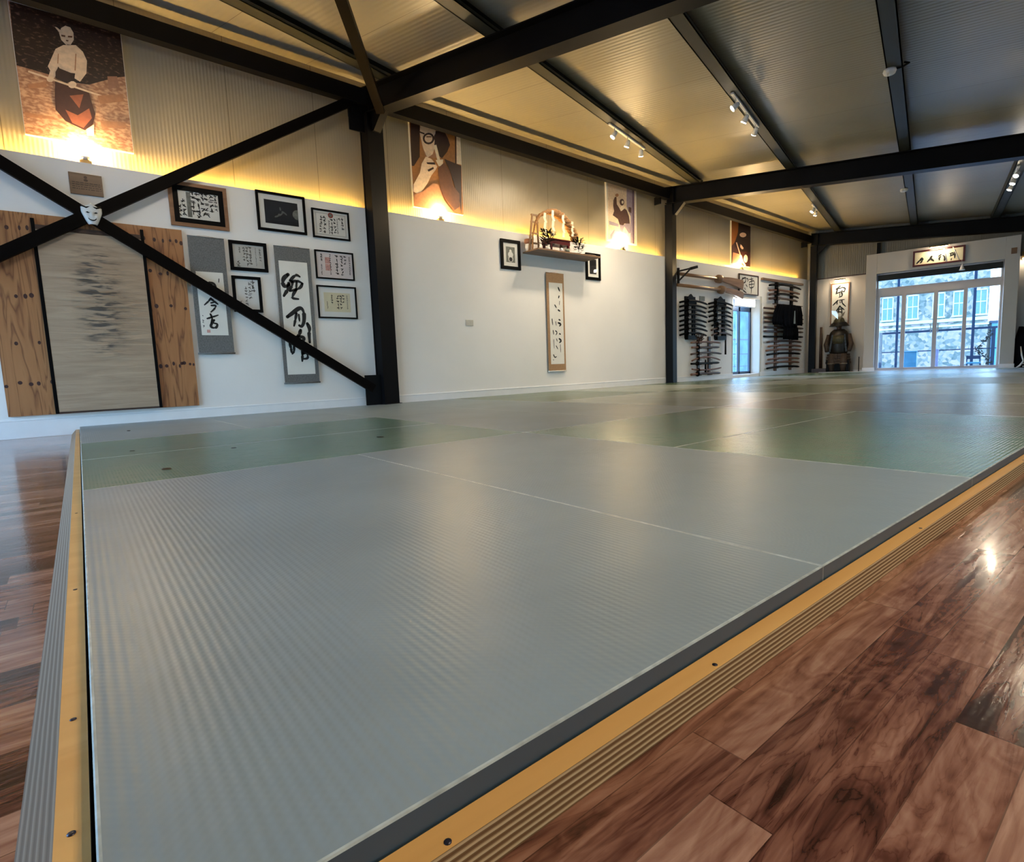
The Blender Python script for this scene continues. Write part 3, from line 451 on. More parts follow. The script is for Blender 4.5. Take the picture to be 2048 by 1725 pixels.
# ---- right wall and the wall behind the camera, each with a window onto the sky
v0, v1 = -6.0, EV
m = MB()
for a, b, z0, z1 in [(v0, v1, 0, .8), (v0, v1, 2.2, 2.75), (v0, .5, .8, 2.2), (4.0, 6.0, .8, 2.2), (7.0, v1, .8, 2.2)]: m.box(UR, UR+.15, a, b, z0, z1)
struct(m.build('wall_right', 'plaster', rz=TH))
for i, (a, b) in enumerate([(.5, 4.0), (6.0, 7.0)]):
    wv = MB()
    for q in (a+.03, (a+b)/2, b-.03): wv.box(UR+.05, UR+.1, q-.03, q+.03, .8, 2.2)
    wv.box(UR+.05, UR+.1, a, b, .8, .86).box(UR+.05, UR+.1, a, b, 2.14, 2.2)
    w = struct(wv.build('window_%d' % (i+1), 'frame_pvc', rz=TH)); MB().box(UR+.07, UR+.075, a+.06, b-.06, .86, 2.14).build('window_pane', 'pane', w)
RX0, RX1, RZ = -5.9, -1.2, 2.15
m = MB().box(-6.55, RX0, YR-.15, YR, 0, 4.1).box(RX1, 10.4, YR-.15, YR, 0, 4.1).box(RX0, RX1, YR-.15, YR, RZ, 4.1)
struct(m.build('wall_rear', 'plaster'))
m = MB()
for k in range(5): q = RX0+.03+(RX1-RX0-.06)*k/4; m.box(q-.03, q+.03, YR-.11, YR-.05, 0, RZ)
m.box(RX0, RX1, YR-.11, YR-.05, 0, .08).box(RX0, RX1, YR-.11, YR-.05, RZ-.06, RZ)
dr = struct(m.build('door_3', 'frame_pvc')); MB().box(RX0+.06, RX1-.06, YR-.085, YR-.08, .08, RZ-.06).build('door_pane', 'pane', dr)
# ---- roof
pc = [xy_uv(*p) for p in [(-6.5, YR-.1), (10.4, YR-.1)]] + [(UR+.12, EV+.12), xy_uv(-6.5, (EV+.12 + -6.5*SU)/CU)]
m = MB(); n = 4; m.add([(u, v, roofz(u, 3.42)) for u, v in pc] + [(u, v, roofz(u, 3.52)) for u, v in pc], [(0, 1, 2, 3), (7, 6, 5, 4), (0, 4, 5, 1), (1, 5, 6, 2), (2, 6, 7, 3), (3, 7, 4, 0)])
struct(m.build('ceiling', 'ceiling', rz=TH))

# ---- steel frame
FV = [4.43, 10.10, 15.77]; FU = [-5.267, -3.833, -2.331]
cl = ['dark steel column nearest the camera, where the crossed wall braces end', 'dark steel column between the wall shelf and the sword racks', 'dark steel column in the far corner beside the armour']
rl = ['nearest dark steel roof beam, crossing the top of the view', 'second dark steel roof beam, crossing above the sword racks', 'farthest dark steel roof beam, just in front of the end wall']
for k in range(3):
    v, ui = FV[k], FU[k]; zt = roofz(ui, 3.0)
    c = thing('steel_column', cl[k], 'column', uvp(ui-.1, v, 0), TH, 'steel portal columns along the left wall')
    hw = .115 if k == 0 else .10; s = MB().box(.088, .10, -hw, hw, 0, zt).box(-.04, -.028, -hw, hw, 0, zt).box(-.028, .088, -hw+.008, hw-.008, 0, zt); s.build('shaft', 'steel', c)
    MB().box(-.04, .13, -.13, .13, 0, .072).build('base_plate', 'steel', c)
    if k == 0:
        g = MB().box(-6.23, -6.215, 2.70, 3.06, .068, .43); build_w(g, 'gusset_plate', 'steel', c)
        g = MB().box(-6.23, -6.215, 2.72, 2.98, 3.24, 3.56); build_w(g, 'gusset_plate', 'steel', c)
    r = thing('steel_rafter', rl[k], 'beam', uvp(ui-.1, v, zt), TH, 'steel roof beams spanning the hall')
    m = MB(); u0 = -.04; u1 = UR-.05-(ui-.1); sl = -SL
    def lz(x, c): return roofz(x+ui-.1, c) - zt
    for (a0, a1, c0, c1) in [(-.09, .09, 3.01, 3.022), (-.09, .09, 3.288, 3.30), (-.006, .006, 3.022, 3.288)]:
        m.add([(u0, a0, lz(u0, c0)), (u1, a0, lz(u1, c0)), (u1, a1, lz(u1, c0)), (u0, a1, lz(u0, c0)), (u0, a0, lz(u0, c1)), (u1, a0, lz(u1, c1)), (u1, a1, lz(u1, c1)), (u0, a1, lz(u0, c1))],
              [(3, 2, 1, 0), (4, 5, 6, 7), (0, 1, 5, 4), (1, 2, 6, 5), (2, 3, 7, 6), (3, 0, 4, 7)])
    m.build('i_beam', 'steel', r)
    MB().prism([(.10, lz(.1, 3.01)), (.10, lz(.1, 3.01)-.20), (.13, lz(.1, 3.01)-.20), (.30, lz(.3, 3.01))], -.05, .05).build('haunch', 'steel', r)
    MB().box(.10, .115, -.09, .09, lz(.1, 3.022), lz(.1, 3.288)).build('end_plate', 'steel', r)
# eave beams: channel along the wall, one per bay
ey = [(-3.1, 2.98), (3.16, 8.72), (8.92, 14.62)]
el_ = ['dark eave beam above the poster of the staff bearer and the certificates', 'dark eave beam above the wall shelf, in the middle bay', 'dark eave beam above the sword racks, in the far bay']
for k, (a, b) in enumerate(ey):
    t = thing('eave_beam', el_[k], 'beam', (-6.2, a, 3.59-.022*a), 0, 'eave beams along the left wall')
    m = MB()
    for x0, x1, z0, z1 in [(-.05, .05, 0, .012), (-.05, .05, .158, .17), (.042, .05, .012, .158)]:
        dz = -.022*(b-a); m.add([(x0, 0, z0), (x1, 0, z0), (x1, b-a, z0+dz), (x0, b-a, z0+dz), (x0, 0, z1), (x1, 0, z1), (x1, b-a, z1+dz), (x0, b-a, z1+dz)],
              [(3, 2, 1, 0), (4, 5, 6, 7), (0, 1, 5, 4), (1, 2, 6, 5), (2, 3, 7, 6), (3, 0, 4, 7)])
    m.build('channel', 'steel', t)
    MB().box(-.13, .0, b-a-.22, b-a-.19, -.10-.022*(b-a), .03-.022*(b-a)).build('wall_bracket', 'steel', t)
# purlins, running with the building grid and ending where the wall cuts them
pl = ['olive grey roof purlin above the certificates, closest to the left wall', 'olive grey roof purlin ending at the middle column, carrying three spotlights', 'olive grey roof purlin ending by the far corner, with two rows of spotlights',
      'olive grey roof purlin with the white smoke detectors on it', 'olive grey roof purlin farthest right, with spotlights before the glass doors', 'olive grey roof purlin outside the right edge of the view']
PU = [-5.04, -3.49, -1.96, -.47, .92, 2.45]
for k, u in enumerate(PU):
    vend = [4.75, 10.32, 15.9, 15.9, 15.9, 15.9][k]
    L = vend + 4.5
    t = thing('roof_purlin', pl[k], 'purlin', uvp(u, vend-L, roofz(u, 3.30)), TH, 'roof purlins')
    m = MB()
    m.box(0, .012, 0, L, 0, .12).box(.128, .14, 0, L, 0, .03).box(0, .14, 0, L, 0, .008).box(0, .14, 0, L, .112, .12)
    m.build('c_section', 'purlin', t)
    MB().box(-.01, .11, L-.03, L, -.13, .10).build('end_cleat', 'purlin', t)
# braces
def brace(label, p, q, up, w=.10, group='crossed wall braces'):
    p = Vector(p); q = Vector(q); t = thing('steel_brace', label, 'brace', p, 0, group)
    m = MB().beam((0, 0, 0), q-p, .012, w, up).beam(Vector(up).cross((q-p).normalized()).normalized()*-.03 + Vector(up)*0, q-p + Vector(up).cross((q-p).normalized()).normalized()*-.03, .05, .010, up)
    return t, m
d1 = Vector((0, 1, .645)).normalized(); n1 = Vector((0, -d1.z, d1.y))
def flatbrace(label, y0, z0, y1, z1, x, group):
    t = thing('steel_brace', label, 'brace', (x, y0, z0), 0, group)
    d = Vector((0, y1-y0, z1-z0)); L = d.length; d = d.normalized(); n = Vector((0, -d.z, d.y)); X = Vector((1, 0, 0))
    def bx(a0, a1, x0, x1):
        m = MB(); vs = [d*l + n*a + X*xx for xx in (x0, x1) for a in (a0, a1) for l in (0, L)]
        m.add(vs, [(0, 1, 3, 2), (4, 6, 7, 5), (0, 4, 5, 1), (2, 3, 7, 6), (0, 2, 6, 4), (1, 5, 7, 3)]); return m
    bx(-.05, .05, -.004, .004).build('face_leg', 'steel_red', t); bx(-.05, -.042, -.045, -.004).build('return_leg', 'steel_red', t)
flatbrace('dark steel brace rising to the right from the mask to the column top', -2.7, .066, 2.80, 3.573, -6.185, 'crossed wall braces')
flatbrace('dark steel brace falling to the right across the certificates to the column foot', -2.7, 3.823, 2.80, .265, -6.200, 'crossed wall braces')
p = uvp(-5.10, 4.38, 3.40); q = uvp(-4.04, 3.11, 3.563); d = (q-p); q2 = p + d*5.0
q2.z = roofz(xy_uv(q2.x, q2.y)[0], 3.28)
t = thing('steel_brace', 'dark steel roof brace leaving the top edge of the view beside the column', 'brace', p)
w1 = p + d; MB().beam((0, 0, 0), w1-p, .09, .010).beam(w1-p, q2-p, .09, .010).build('face_leg', 'steel_red', t)
MB().beam((0.04, 0.03, .03), w1-p+Vector((.04, .03, .03)), .010, .06).beam(w1-p+Vector((.04, .03, .03)), q2-p+Vector((.04, .03, .03)), .010, .06).build('return_leg', 'steel_red', t)

# ---- mats
X0, Y0 = -.3803, -.0255
colr = {(0, 0): 'grey', (1, 0): 'green', (2, 0): 'grey', (0, 1): 'green', (1, 1): 'grey', (2, 1): 'grey', (0, 2): 'greybrown', (1, 2): 'pale', (2, 2): 'olive',
        (0, 3): 'pale', (1, 3): 'olive', (2, 3): 'pale', (0, 4): 'grey', (1, 4): 'pale', (2, 4): 'olive', (0, 5): 'pale', (1, 5): 'olive', (2, 5): 'pale', (0, 6): 'grey', (1, 6): 'pale', (2, 6): 'olive', (0, 7): 'pale', (1, 7): 'olive', (2, 7): 'pale'}
adj = {'grey': 'blue grey', 'green': 'sage green', 'greybrown': 'brown grey', 'pale': 'pale grey', 'olive': 'olive green'}
colw = ['beside the plywood edge', 'in the middle column', 'beside the left wall']
roww = ['nearest', 'second', 'third', 'fourth', 'fifth', 'sixth', 'seventh', 'eighth']
marks = [(-2.677, .256, .035, .018), (-2.937, 1.344, .03, .02), (-3.593, .195, .02, .012), (-5.214, .276, .05, .012), (-3.2, .62, .02, .012)]
for (i, j), c in colr.items():
    along_x = c in ('grey', 'greybrown', 'pale')
    for h in (0, 1):
        xa, xb = X0-2*i-2, X0-2*i; ya, yb = Y0+2*j, Y0+2*j+2
        if along_x: ya, yb = ya+h, ya+h+1
        else: xa, xb = xb-h-1, xb-h
        g = .0004
        poly = [(xa+g, ya+g), (xb-g, ya+g), (xb-g, yb-g), (xa+g, yb-g)]
        poly = clip(poly, -1, 0, -(WX+.016)); poly = clip(poly, -SU, CU, 15.42)
        if len(poly) < 3: continue
        ar = abs(sum(p[0]*q[1]-p[1]*q[0] for p, q in zip(poly, poly[1:]+poly[:1])))/2
        if ar < .02: continue
        cx = sum(p[0] for p in poly)/len(poly); cy = sum(p[1] for p in poly)/len(poly)
        half = ('nearer' if h == 0 else 'farther') if along_x else ('right' if h == 0 else 'left')
        pl_ = [(p[0]-cx, p[1]-cy) for p in poly]; k = len(pl_); e = .0038
        inn = [(x-math.copysign(e, x), y-math.copysign(e, y)) for x, y in pl_]
        mm = MB(); mm.add([(x, y, .001) for x, y in pl_] + [(x, y, TOPM) for x, y in pl_] + [(x, y, TOPM) for x, y in inn], [tuple(range(k-1, -1, -1)), tuple(range(2*k, 3*k))], 0)
        o_ = [(q, (q+1) % k) for q in range(k)]; nb = len(mm.v)-3*k
        for q, r_ in o_: mm.f.append([nb+q, nb+r_, nb+r_+k, nb+q+k]); mm.m.append(1); mm.sm.append(False)
        for q, r_ in o_: mm.f.append([nb+q+k, nb+r_+k, nb+r_+2*k, nb+q+2*k]); mm.m.append(2); mm.sm.append(False)
        o = mm.build('floor_mat', ['mat_'+c, 'mat_side', 'mat_edge'], bevel=.0015, loc=(cx, cy, 0)); o.modifiers['bevel'].material = 2; o.modifiers['bevel'].segments = 1
        tag(o, '%s %s mat of the pair %s, %s row from the camera' % (half, adj[c], colw[i], roww[j]), 'mat', 'tatami style mats on the floor')
        for mx_, my_, ra, rb in marks:
            if xa < mx_ < xb and ya < my_ < yb:
                s = MB().slab([(mx_-cx+ra*math.cos(k*math.pi/6), my_-cy+rb*math.sin(k*math.pi/6)) for k in range(12)], TOPM+.0002, TOPM+.0012)
                s.build('scuff_mark', 'black', o)
# plywood edging
t = thing('plywood_edging', 'honey coloured plywood strip with striped laminated side along the right of the mats', 'edging', (-.366, 7.3, 0))
m = MB(); y0, y1 = -.088-7.3, 14.95-7.3; xi, xo, zt = -.378+.366, -.351+.366, .0415
m.add([(xi, y0, 0), (xo, y0, 0), (xo, y1, 0), (xi, y1, 0), (xi, y0, zt), (xo, y0, zt), (xo, y1, zt), (xi, y1, zt)], [(3, 2, 1, 0), (0, 1, 5, 4), (1, 2, 6, 5), (2, 3, 7, 6), (3, 0, 4, 7)], 1)
m.add([(xi, y0, zt), (xo, y0, zt), (xo, y1, zt), (xi, y1, zt)], [(0, 1, 2, 3)], 0); m.build('board', ['ply_top', 'ply_edge'], t)
for y in (.199, .596, 1.42, 2.55, 3.7): MB().lathe([(.0034, 0), (.0034, .0006), (.0012, .0007)], (-.3575+.366, y-7.3, zt), 10).build('screw', 'screw', t)
bev = True
t = thing('plywood_edging', 'sloping plywood strip from the near corner of the mats to the left wall', 'edging', (-3.3, -.055, 0))
m = MB(); x0, x1 = -6.284+3.3, -.351+3.3; ya, yb, yc = -.030+.055, -.055+.055, -.088+.055
m.add([(x0, ya, 0), (x0, yc, 0), (x0, yb, zt), (x0, ya, zt), (x1, ya, 0), (x1, yc, 0), (x1, yb, zt), (x1, ya, zt)], [(0, 1, 2, 3), (7, 6, 5, 4), (0, 4, 5, 1), (1, 5, 6, 2), (0, 3, 7, 4)], 1)
m.add([(x0, yb, zt), (x0, ya, zt), (x1, ya, zt), (x1, yb, zt)], [(0, 3, 2, 1)], 0); m.build('board', ['ply_top', 'ply_bevel'], t)
for x in (-.578, -.784, -1.3, -2.1): MB().lathe([(.0034, 0), (.0034, .0006), (.0012, .0007)], (x+3.3, -.043+.055, zt), 10).build('screw', 'screw', t)
p0 = uvp(-2.2, 15.43); t = MB().box(0, 3.62, 0, .09, .001, .072).build('threshold_strip', 'trim', bevel=.004, loc=p0, rz=TH); tag(t, 'white timber strip closing the mats in front of the glass doors', 'edging')
# ------------------------------------------------------------------ pictures on the left wall
def rel(pts, y0, z0): return [(a-y0, b-z0) for a, b in pts]
def picture(name, label, cat, y0, y1, z0, z1, fw, fm, art=None, mount=0.0, mm='paperw', pm='paper', depth=.022, group=None, x=WX, loc=None, rz=LW, glass=True, inner=None, tilt=0.0):
    w, h = y1-y0, z1-z0
    t = thing(name, label, cat, loc or (x+.004, (y0+y1)/2, z0), rz, group)
    if tilt: t.rotation_euler = (tilt, 0, rz)
    m = MB(); W = w/2
    m.box(-W, W, -depth, 0, 0, fw).box(-W, W, -depth, 0, h-fw, h).box(-W, -W+fw, -depth, 0, fw, h-fw).box(W-fw, W, -depth, 0, fw, h-fw); m.build('frame', fm, t, bevel=.002)
    if inner:
        fw2, im = inner; m = MB(); a = fw; b = fw+fw2
        m.box(-W+a, W-a, -depth*.8, 0, a, b).box(-W+a, W-a, -depth*.8, 0, h-b, h-a).box(-W+a, -W+b, -depth*.8, 0, b, h-b).box(W-b, W-a, -depth*.8, 0, b, h-b); m.build('inner_frame', im, t)
        fw = b
    if mount: MB().box(-W+fw, W-fw, -.007, -.001, fw, h-fw).build('mount', mm, t)
    k = fw+mount; sh = MB().box(-W+k, W-k, -.0085, -.002, k, h-k)
    mats = [pm]
    if art: mats += art(sh, w-2*k, h-2*k, k)
    o = sh.build('print', mats, t)
    if glass: MB().box(-W+fw, W-fw, -.0155, -.0150, fw, h-fw).build('glazing', 'pane', t)
    return t
YD = -.0095
def columns(cols, ink=1, seed=0, size=.022, mats=('ink',), extra=None):
    """vertical columns of small brush marks; cols = (x fraction from left, top, bottom, size)"""
    def f(sh, w, h, k):
        rnd = random.Random(seed)
        for c in cols:
            cx, t, b = c[:3]; s = size*(c[3] if len(c) > 3 else 1); y = t
            while y > b:
                X, Z = -w/2+cx*w, k+y*h
                for _ in range(rnd.choice((2, 3, 3))):
                    a = rnd.choice((0, 0, math.pi/2, .8, 2.3)); l = s*rnd.uniform(.35, .6); ox, oz = rnd.uniform(-.25, .25)*s, rnd.uniform(-.35, .35)*s
                    sh.stroke([(X+ox-l*math.cos(a), Z+oz-l*math.sin(a)), (X+ox+l*math.cos(a), Z+oz+l*math.sin(a))], s*.28, YD, ink)
                y -= s*1.35/h
        r = list(mats)
        if extra: r += extra(sh, w, h, k, len(mats)+1)
        return r
    return f
G = 'framed certificates and pictures left of the nearest column'
picture('framed_calligraphy', 'oak frame with wide black inner border around dense brush writing', 'picture', .862, 1.375, 1.952, 2.372, .035, 'oakframe',
        columns([(.93, .95, .45, .7), (.82, .93, .30), (.70, .95, .08), (.60, .96, .1), (.48, .92, .06, 1.1), (.36, .97, .10), (.13, .62, .05, .9), (.03, .4, .05, .8)], size=.034,
                extra=lambda sh, w, h, k, i: (sh.flat([(-w/2+.20*w, k+.06*h), (-w/2+.31*w, k+.06*h), (-w/2+.31*w, k+.97*h), (-w/2+.20*w, k+.97*h)], YD, i), ['photogrey'])[1]), group=G, inner=(.045, 'black'))
def art_night(sh, w, h, k):
    P = lambda a: [(-w/2+x*w, k+z*h) for x, z in a]
    for pts in ([(.42, .38), (.50, .46), (.53, .56)], [(.30, .30), (.38, .35), (.42, .44)], [(.52, .56), (.60, .50), (.64, .44)], [(.47, .62), (.46, .72)]): sh.stroke(P(pts), .018, YD, 1)
    sh.flat(P([(.995, .28)] + [(.995-.17*math.sin(math.pi*t/8), .50-.22*math.cos(math.pi*t/8)) for t in range(1, 8)] + [(.995, .72)]), YD, 1)
    return ['photogrey']
picture('framed_photograph', 'black frame with wide white mount around a nearly black photograph, the largest of the group', 'picture', 1.655, 2.165, 2.008, 2.415, .026, 'black', art_night, mount=.055, pm='photoblack', group=G)
def crest(sh, w, h, k, i):
    for r, q in ((.030, i), (.017, i+1)): sh.flat([(0+.0+r*math.cos(t*math.pi/10), k+.90*h+r*math.sin(t*math.pi/10)) for t in range(20)], YD-.0005*(q-i+1), q)
    for a, b, c, d in ((.03, .97, .93, .97), (.03, .97, .03, .07), (.03, .06, .03, .97), (.94, .97, .03, .97)): sh.flat([(-w/2+a*w, k+c*h), (-w/2+b*w, k+c*h), (-w/2+b*w, k+d*h), (-w/2+a*w, k+d*h)], YD, i+2)
    return ['sealred', 'photogrey', 'papergrey']
picture('framed_certificate', 'black framed certificate with a round red crest at the top, beside the column', 'picture', 2.232, 2.665, 1.998, 2.317, .018, 'black',
        columns([(.86, .78, .25, 1), (.76, .80, .70, 1), (.70, .78, .12, .5), (.62, .72, .12, 1), (.52, .70, .10, 1), (.44, .64, .14, .6), (.30, .78, .06, 1.1), (.20, .80, .50, 1), (.16, .50, .08, .8)], size=.026, extra=crest), mount=.012, group=G, pm='paper')
picture('framed_certificate', 'thick black framed grey certificate with thin pale writing, above the small upright frame', 'picture', 1.352, 1.720, 1.566, 1.868, .034, 'black',
        columns([(.88, .82, .3, .8), (.74, .9, .1, .4), (.56, .88, .12, 1), (.46, .86, .15, 1), (.36, .85, .3, .9), (.22, .86, .6, .7), (.14, .25, .05, 1.2)], size=.024, mats=('inkgrey',)), pm='papergrey', group=G)
picture('framed_letter', 'small upright black frame with soft brush lines, half hidden by the brace', 'picture', 1.350, 1.632, 1.140, 1.510, .030, 'black',
        columns([(.78, .9, .55, 1.3), (.62, .84, .28, 1), (.46, .7, .15, .9), (.2, .25, .05, .6)], size=.026, mats=('inkgrey',)), pm='paperw', group=G)
def redseal(sh, w, h, k, i):
    for a in (.55, .28): sh.flat([(-w/2+.235*w, k+a*h), (-w/2+.375*w, k+a*h), (-w/2+.375*w, k+(a+.25)*h), (-w/2+.235*w, k+(a+.25)*h)], YD+.0003, i)
    return ['sealpink']
picture('framed_certificate', 'black framed pinkish certificate with faded square red seals, middle of the right column', 'picture', 2.231, 2.685, 1.545, 1.863, .016, 'black',
        columns([(.92, .85, .12, .6), (.80, .86, .60, 1), (.70, .88, .12, 1), (.56, .86, .15, 1.1), (.38, .9, .15, .6), (.14, .9, .65, .9), (.13, .5, .1, .5)], size=.026, extra=redseal), pm='paperpink', group=G)
picture('framed_certificate', 'thin black frame with white mount around a yellowish certificate, lowest of the right column', 'picture', 2.224, 2.690, 1.100, 1.471, .017, 'black',
        columns([(.88, .85, .15, .5), (.74, .84, .5, 1), (.64, .84, .1, 1), (.52, .84, .2, 1), (.30, .84, .45, .8), (.12, .5, .2, .5)], size=.024), mount=.060, pm='papercream', group=G)
# ---- hanging scrolls
def scroll(label, y0, y1, z0, z1, p, strokes, cloth, off=.03, marks=None, paper='paper', k=1.45):
    cy = (y0+y1)/2; w = (y1-y0)/2; t = thing('hanging_scroll', label, 'scroll', (WX+off, cy, z0), LW)
    h = z1-z0; MB().box(-w, w, -.002, .002, .012, h-.008).build('mounting_cloth', cloth, t)
    m = MB().box(p[0]-cy, p[1]-cy, -.0035, -.002, p[2]-z0, p[3]-z0)
    for pts, wd in strokes: m.stroke(rel(pts, cy, z0), wd*k, -.0048, 1)
    m.build('paper_panel', [paper, 'ink'], t)
    MB().tube([(-w-.008, 0, .010), (w+.008, 0, .010)], .009, 8).build('roller', cloth if cloth != 'tanbrocade' else 'china', t)
    MB().tube([(-w, 0, h-.006), (w, 0, h-.006)], .006, 8).build('top_rod', cloth, t)
    MB().tube([(-w*.5, .003, h), (0, .02, h+.012), (w*.5, .003, h)], .0015, 5).build('cord', 'tanbrocade', t)
    if marks: marks(t, cy, z0)
    return t
def seal1(t, cy, z0): MB().box(1.075-cy, 1.105-cy, -.0042, -.0035, .92-z0, .95-z0).build('seal', 'sealpink', t)
scroll('grey mounted hanging scroll left of the small upright frame', .984, 1.309, .702, 1.869, (1.026, 1.270, .895, 1.524), ink_s1, 'greycloth', marks=seal1, k=1.3)
scroll('taller grey mounted hanging scroll with three heavy black brush characters', 1.790, 2.172, .364, 1.859, (1.828, 2.132, .469, 1.702), ink_s2, 'greycloth')
scroll('narrow tan hanging scroll with fine brush writing, below the wall shelf', 5.735, 6.105, .372, 1.887, (5.785, 6.072, .491, 1.738), stk_s3, 'tanbrocade')
# ---- posters on the upper wall
def poster(label, y0, y1, z0, z1, base, layers, extra_base=None, border=None):
    cy = (y0+y1)/2; w = (y1-y0)/2; t = thing('photo_poster', label, 'poster', (CX, cy, z0), LW, 'large photo posters on the upper wall')
    h = z1-z0; MB().box(-w, w, -.035, 0, 0, h).build('backing_board', 'paperw', t)
    m = MB(); mats = [base]; b = border or .004
    m.flat([(-w+b, b), (w-b, b), (w-b, h-b), (-w+b, h-b)], -.0356, 0)
    for i, (c, pts) in enumerate(layers):
        mk = 'p_'+c if 'p_'+c in M else c
        if mk not in mats: mats.append(mk)
        pp = clip(clip(clip(clip(rel(pts, cy, z0), 1, 0, w-b), -1, 0, w-b), 0, 1, h-b), 0, -1, -b)
        if len(pp) > 2: m.flat(pp, -.0362-.00035*i, mats.index(mk))
    m.build('photo_print', mats, t)
    return t
P1 = [(c if i else 'dark1', p) for i, (c, p) in enumerate(P1)]
poster('large sepia poster of a person in a white jacket holding a long staff', -.140, .630, 2.590, 3.648, 'p_ground1', P1)
poster('brown toned poster of a person in round glasses with hands raised before the mouth', 3.578, 4.345, 2.550, 3.612, 'p_orange' if 0 else 'p_ochre', P2)
poster('pale poster of a bearded person in dark clothes with one arm raised', 7.254, 8.038, 2.545, 3.516, 'p_cream2', P3, border=.022)
poster('dark brown poster of a person holding a pale staff, above the sword racks', 11.205, 12.003, 2.503, 3.428, 'p_maroon', P4)
# ---- pine board with the worn backdrop in front
t = thing('pine_board', 'wide knotty pine board standing on the skirting behind the beige backdrop', 'board', (WX+.004, .225, .185), LW)
m = MB().box(-.714, .714, -.03, 0, .008, 1.722)
knots = []
rnd = random.Random(3)
for z, ys in ((1.60, (-.66, -.56, -.48, -.43, -.36, .40, .48, .55, .61, .66, .70)), (1.30, (.42, .50, .56)), (1.02, (-.68, -.56, -.50, -.46, -.36)), (.98, (.44, .56, .68)), (.42, (.42, .47, .53, .58, .60, .62, .67, .70)), (.28, (-.70, -.61, -.54, -.49, -.40)), (.62, (-.6, -.45))):
    for y in ys:
        a, b = rnd.uniform(.009, .017), rnd.uniform(.013, .022); zz = z+rnd.uniform(-.015, .015)
        m.flat([(y+a*math.cos(k*math.pi/5), zz+b*math.sin(k*math.pi/5)) for k in range(10)], -.0305, 1)
m.build('pine_panel', ['pine', 'knot'], t)
t = thing('training_backdrop', 'tall beige worn backdrop with dark side battens in front of the pine board', 'backdrop', (WX+.050, .222, .195), LW)
sh = MB(); nx, nz = 24, 60; H = 1.60
vs = []
for j in range(nz+1):
    for i in range(nx+1):
        x = -.378+.756*i/nx; z = .015+(H-.03)*j/nz; a = max(0, 1-abs(x-.08)/.34)*max(0, 1-abs(z-.75)/.72)
        vs.append((x, -.012-.010*a*math.sin(z*62+2.2*math.sin(x*7+z*3)), z))
sh.add(vs, [(j*(nx+1)+i, j*(nx+1)+i+1, (j+1)*(nx+1)+i+1, (j+1)*(nx+1)+i) for j in range(nz) for i in range(nx)], 0, True); sh.build('backdrop_sheet', 'backdrop', t)
MB().box(-.40, -.374, -.014, .014, 0, H+.07).box(.374, .40, -.014, .014, 0, H+.07).build('side_batten', 'black', t, bevel=.002)
MB().box(-.374, .374, -.008, .012, 0, .016).build('bottom_batten', 'browndark', t)
MB().box(-.374, .374, -.012, .012, H-.02, H+.02).build('top_batten', 'browndark', t)
# ---- small wooden plaque
t = thing('wooden_plaque', 'small light brown wooden plaque with burnt lettering above the white mask', 'plaque', (WX+.003, .236, 2.127), LW)
MB().box(-.118, .118, -.014, 0, 0, .182).build('plaque_board', 'shelfwood', t, bevel=.002)
m = MB(); m.flat([(.013*math.cos(k*.785), .150+.013*math.sin(k*.785)) for k in range(8)], -.0145).flat([(.016*math.cos(k*.785), .125+.012*math.sin(k*.785)) for k in range(8)], -.0145)
rnd = random.Random(5)
for r, z in enumerate((.098, .080, .062, .044)):
    x = -.10
    while x < .10:
        l = rnd.uniform(.008, .03); m.flat([(x, z), (min(x+l, .104), z), (min(x+l, .104), z+.006), (x, z+.006)], -.0145); x += l+.006
m.build('burnt_lettering', 'browndark', t)
# ---- mask on the crossing of the braces
t = thing('theatre_mask', 'white grinning theatre mask hung where the two wall braces cross', 'mask', (-6.178, .246, 1.845), LW)
m = MB(); nu, nv = 16, 16; vs = []
for j in range(nv+1):
    tz = j/nv; zz = .165*tz
    wdt = .026+.046*min(1, tz*1.55)**.8 if tz < .7 else .072
    for i in range(nu+1):
        a = -1+2*i/nu; x = a*wdt; z = zz
        if tz > .8: z = zz - (tz-.8)/.2*.030*(abs(a)**.8 if abs(a) < .75 else .75-.6*(abs(a)-.75)) + (.018*(1-abs(a))*(tz-.8)/.2)
        y = -.034*math.sqrt(max(0, 1-a*a*.92)) + .006
        y -= .012*math.exp(-((x)/.010)**2-((zz-.085)/.022)**2)
        for sx in (-1, 1):
            y -= .007*math.exp(-((x-sx*.034)/.016)**2-((zz-.070)/.018)**2); y += .007*math.exp(-((x-sx*.028)/.014)**2-((zz-.098)/.008)**2)
        vs.append((x, y, z))
m.add(vs, [(j*(nu+1)+i, j*(nu+1)+i+1, (j+1)*(nu+1)+i+1, (j+1)*(nu+1)+i) for j in range(nv) for i in range(nu)], 0, True)
o = m.build('mask_face', 'maskwhite', t); so = o.modifiers.new('thick', 'SOLIDIFY'); so.thickness = .004; so.offset = 1
def arc(cx, cz, rx, rz, a0, a1, n=8): return [(cx+rx*math.cos(a0+(a1-a0)*k/n), cz+rz*math.sin(a0+(a1-a0)*k/n)) for k in range(n+1)]
m = MB(); m.flat(arc(0, .052, .030, .026, math.pi, 2*math.pi)+arc(0, .046, .022, .010, 0, -math.pi)[::1], -.041)
m.build('mouth_opening', 'black', t)
for sx in (-1, 1): MB().flat([(sx*.012, .094), (sx*.030, .105), (sx*.044, .099), (sx*.030, .091)], -.0355).build('eye_slit', 'black', t)
for sx in (-1, 1): MB().tube([(sx*.010, -.026, .150), (sx*.035, -.024, .140), (sx*.060, -.014, .152), (sx*.070, -.004, .162)], [.006, .009, .008, .003], 8).build('painted_brow', 'black', t)
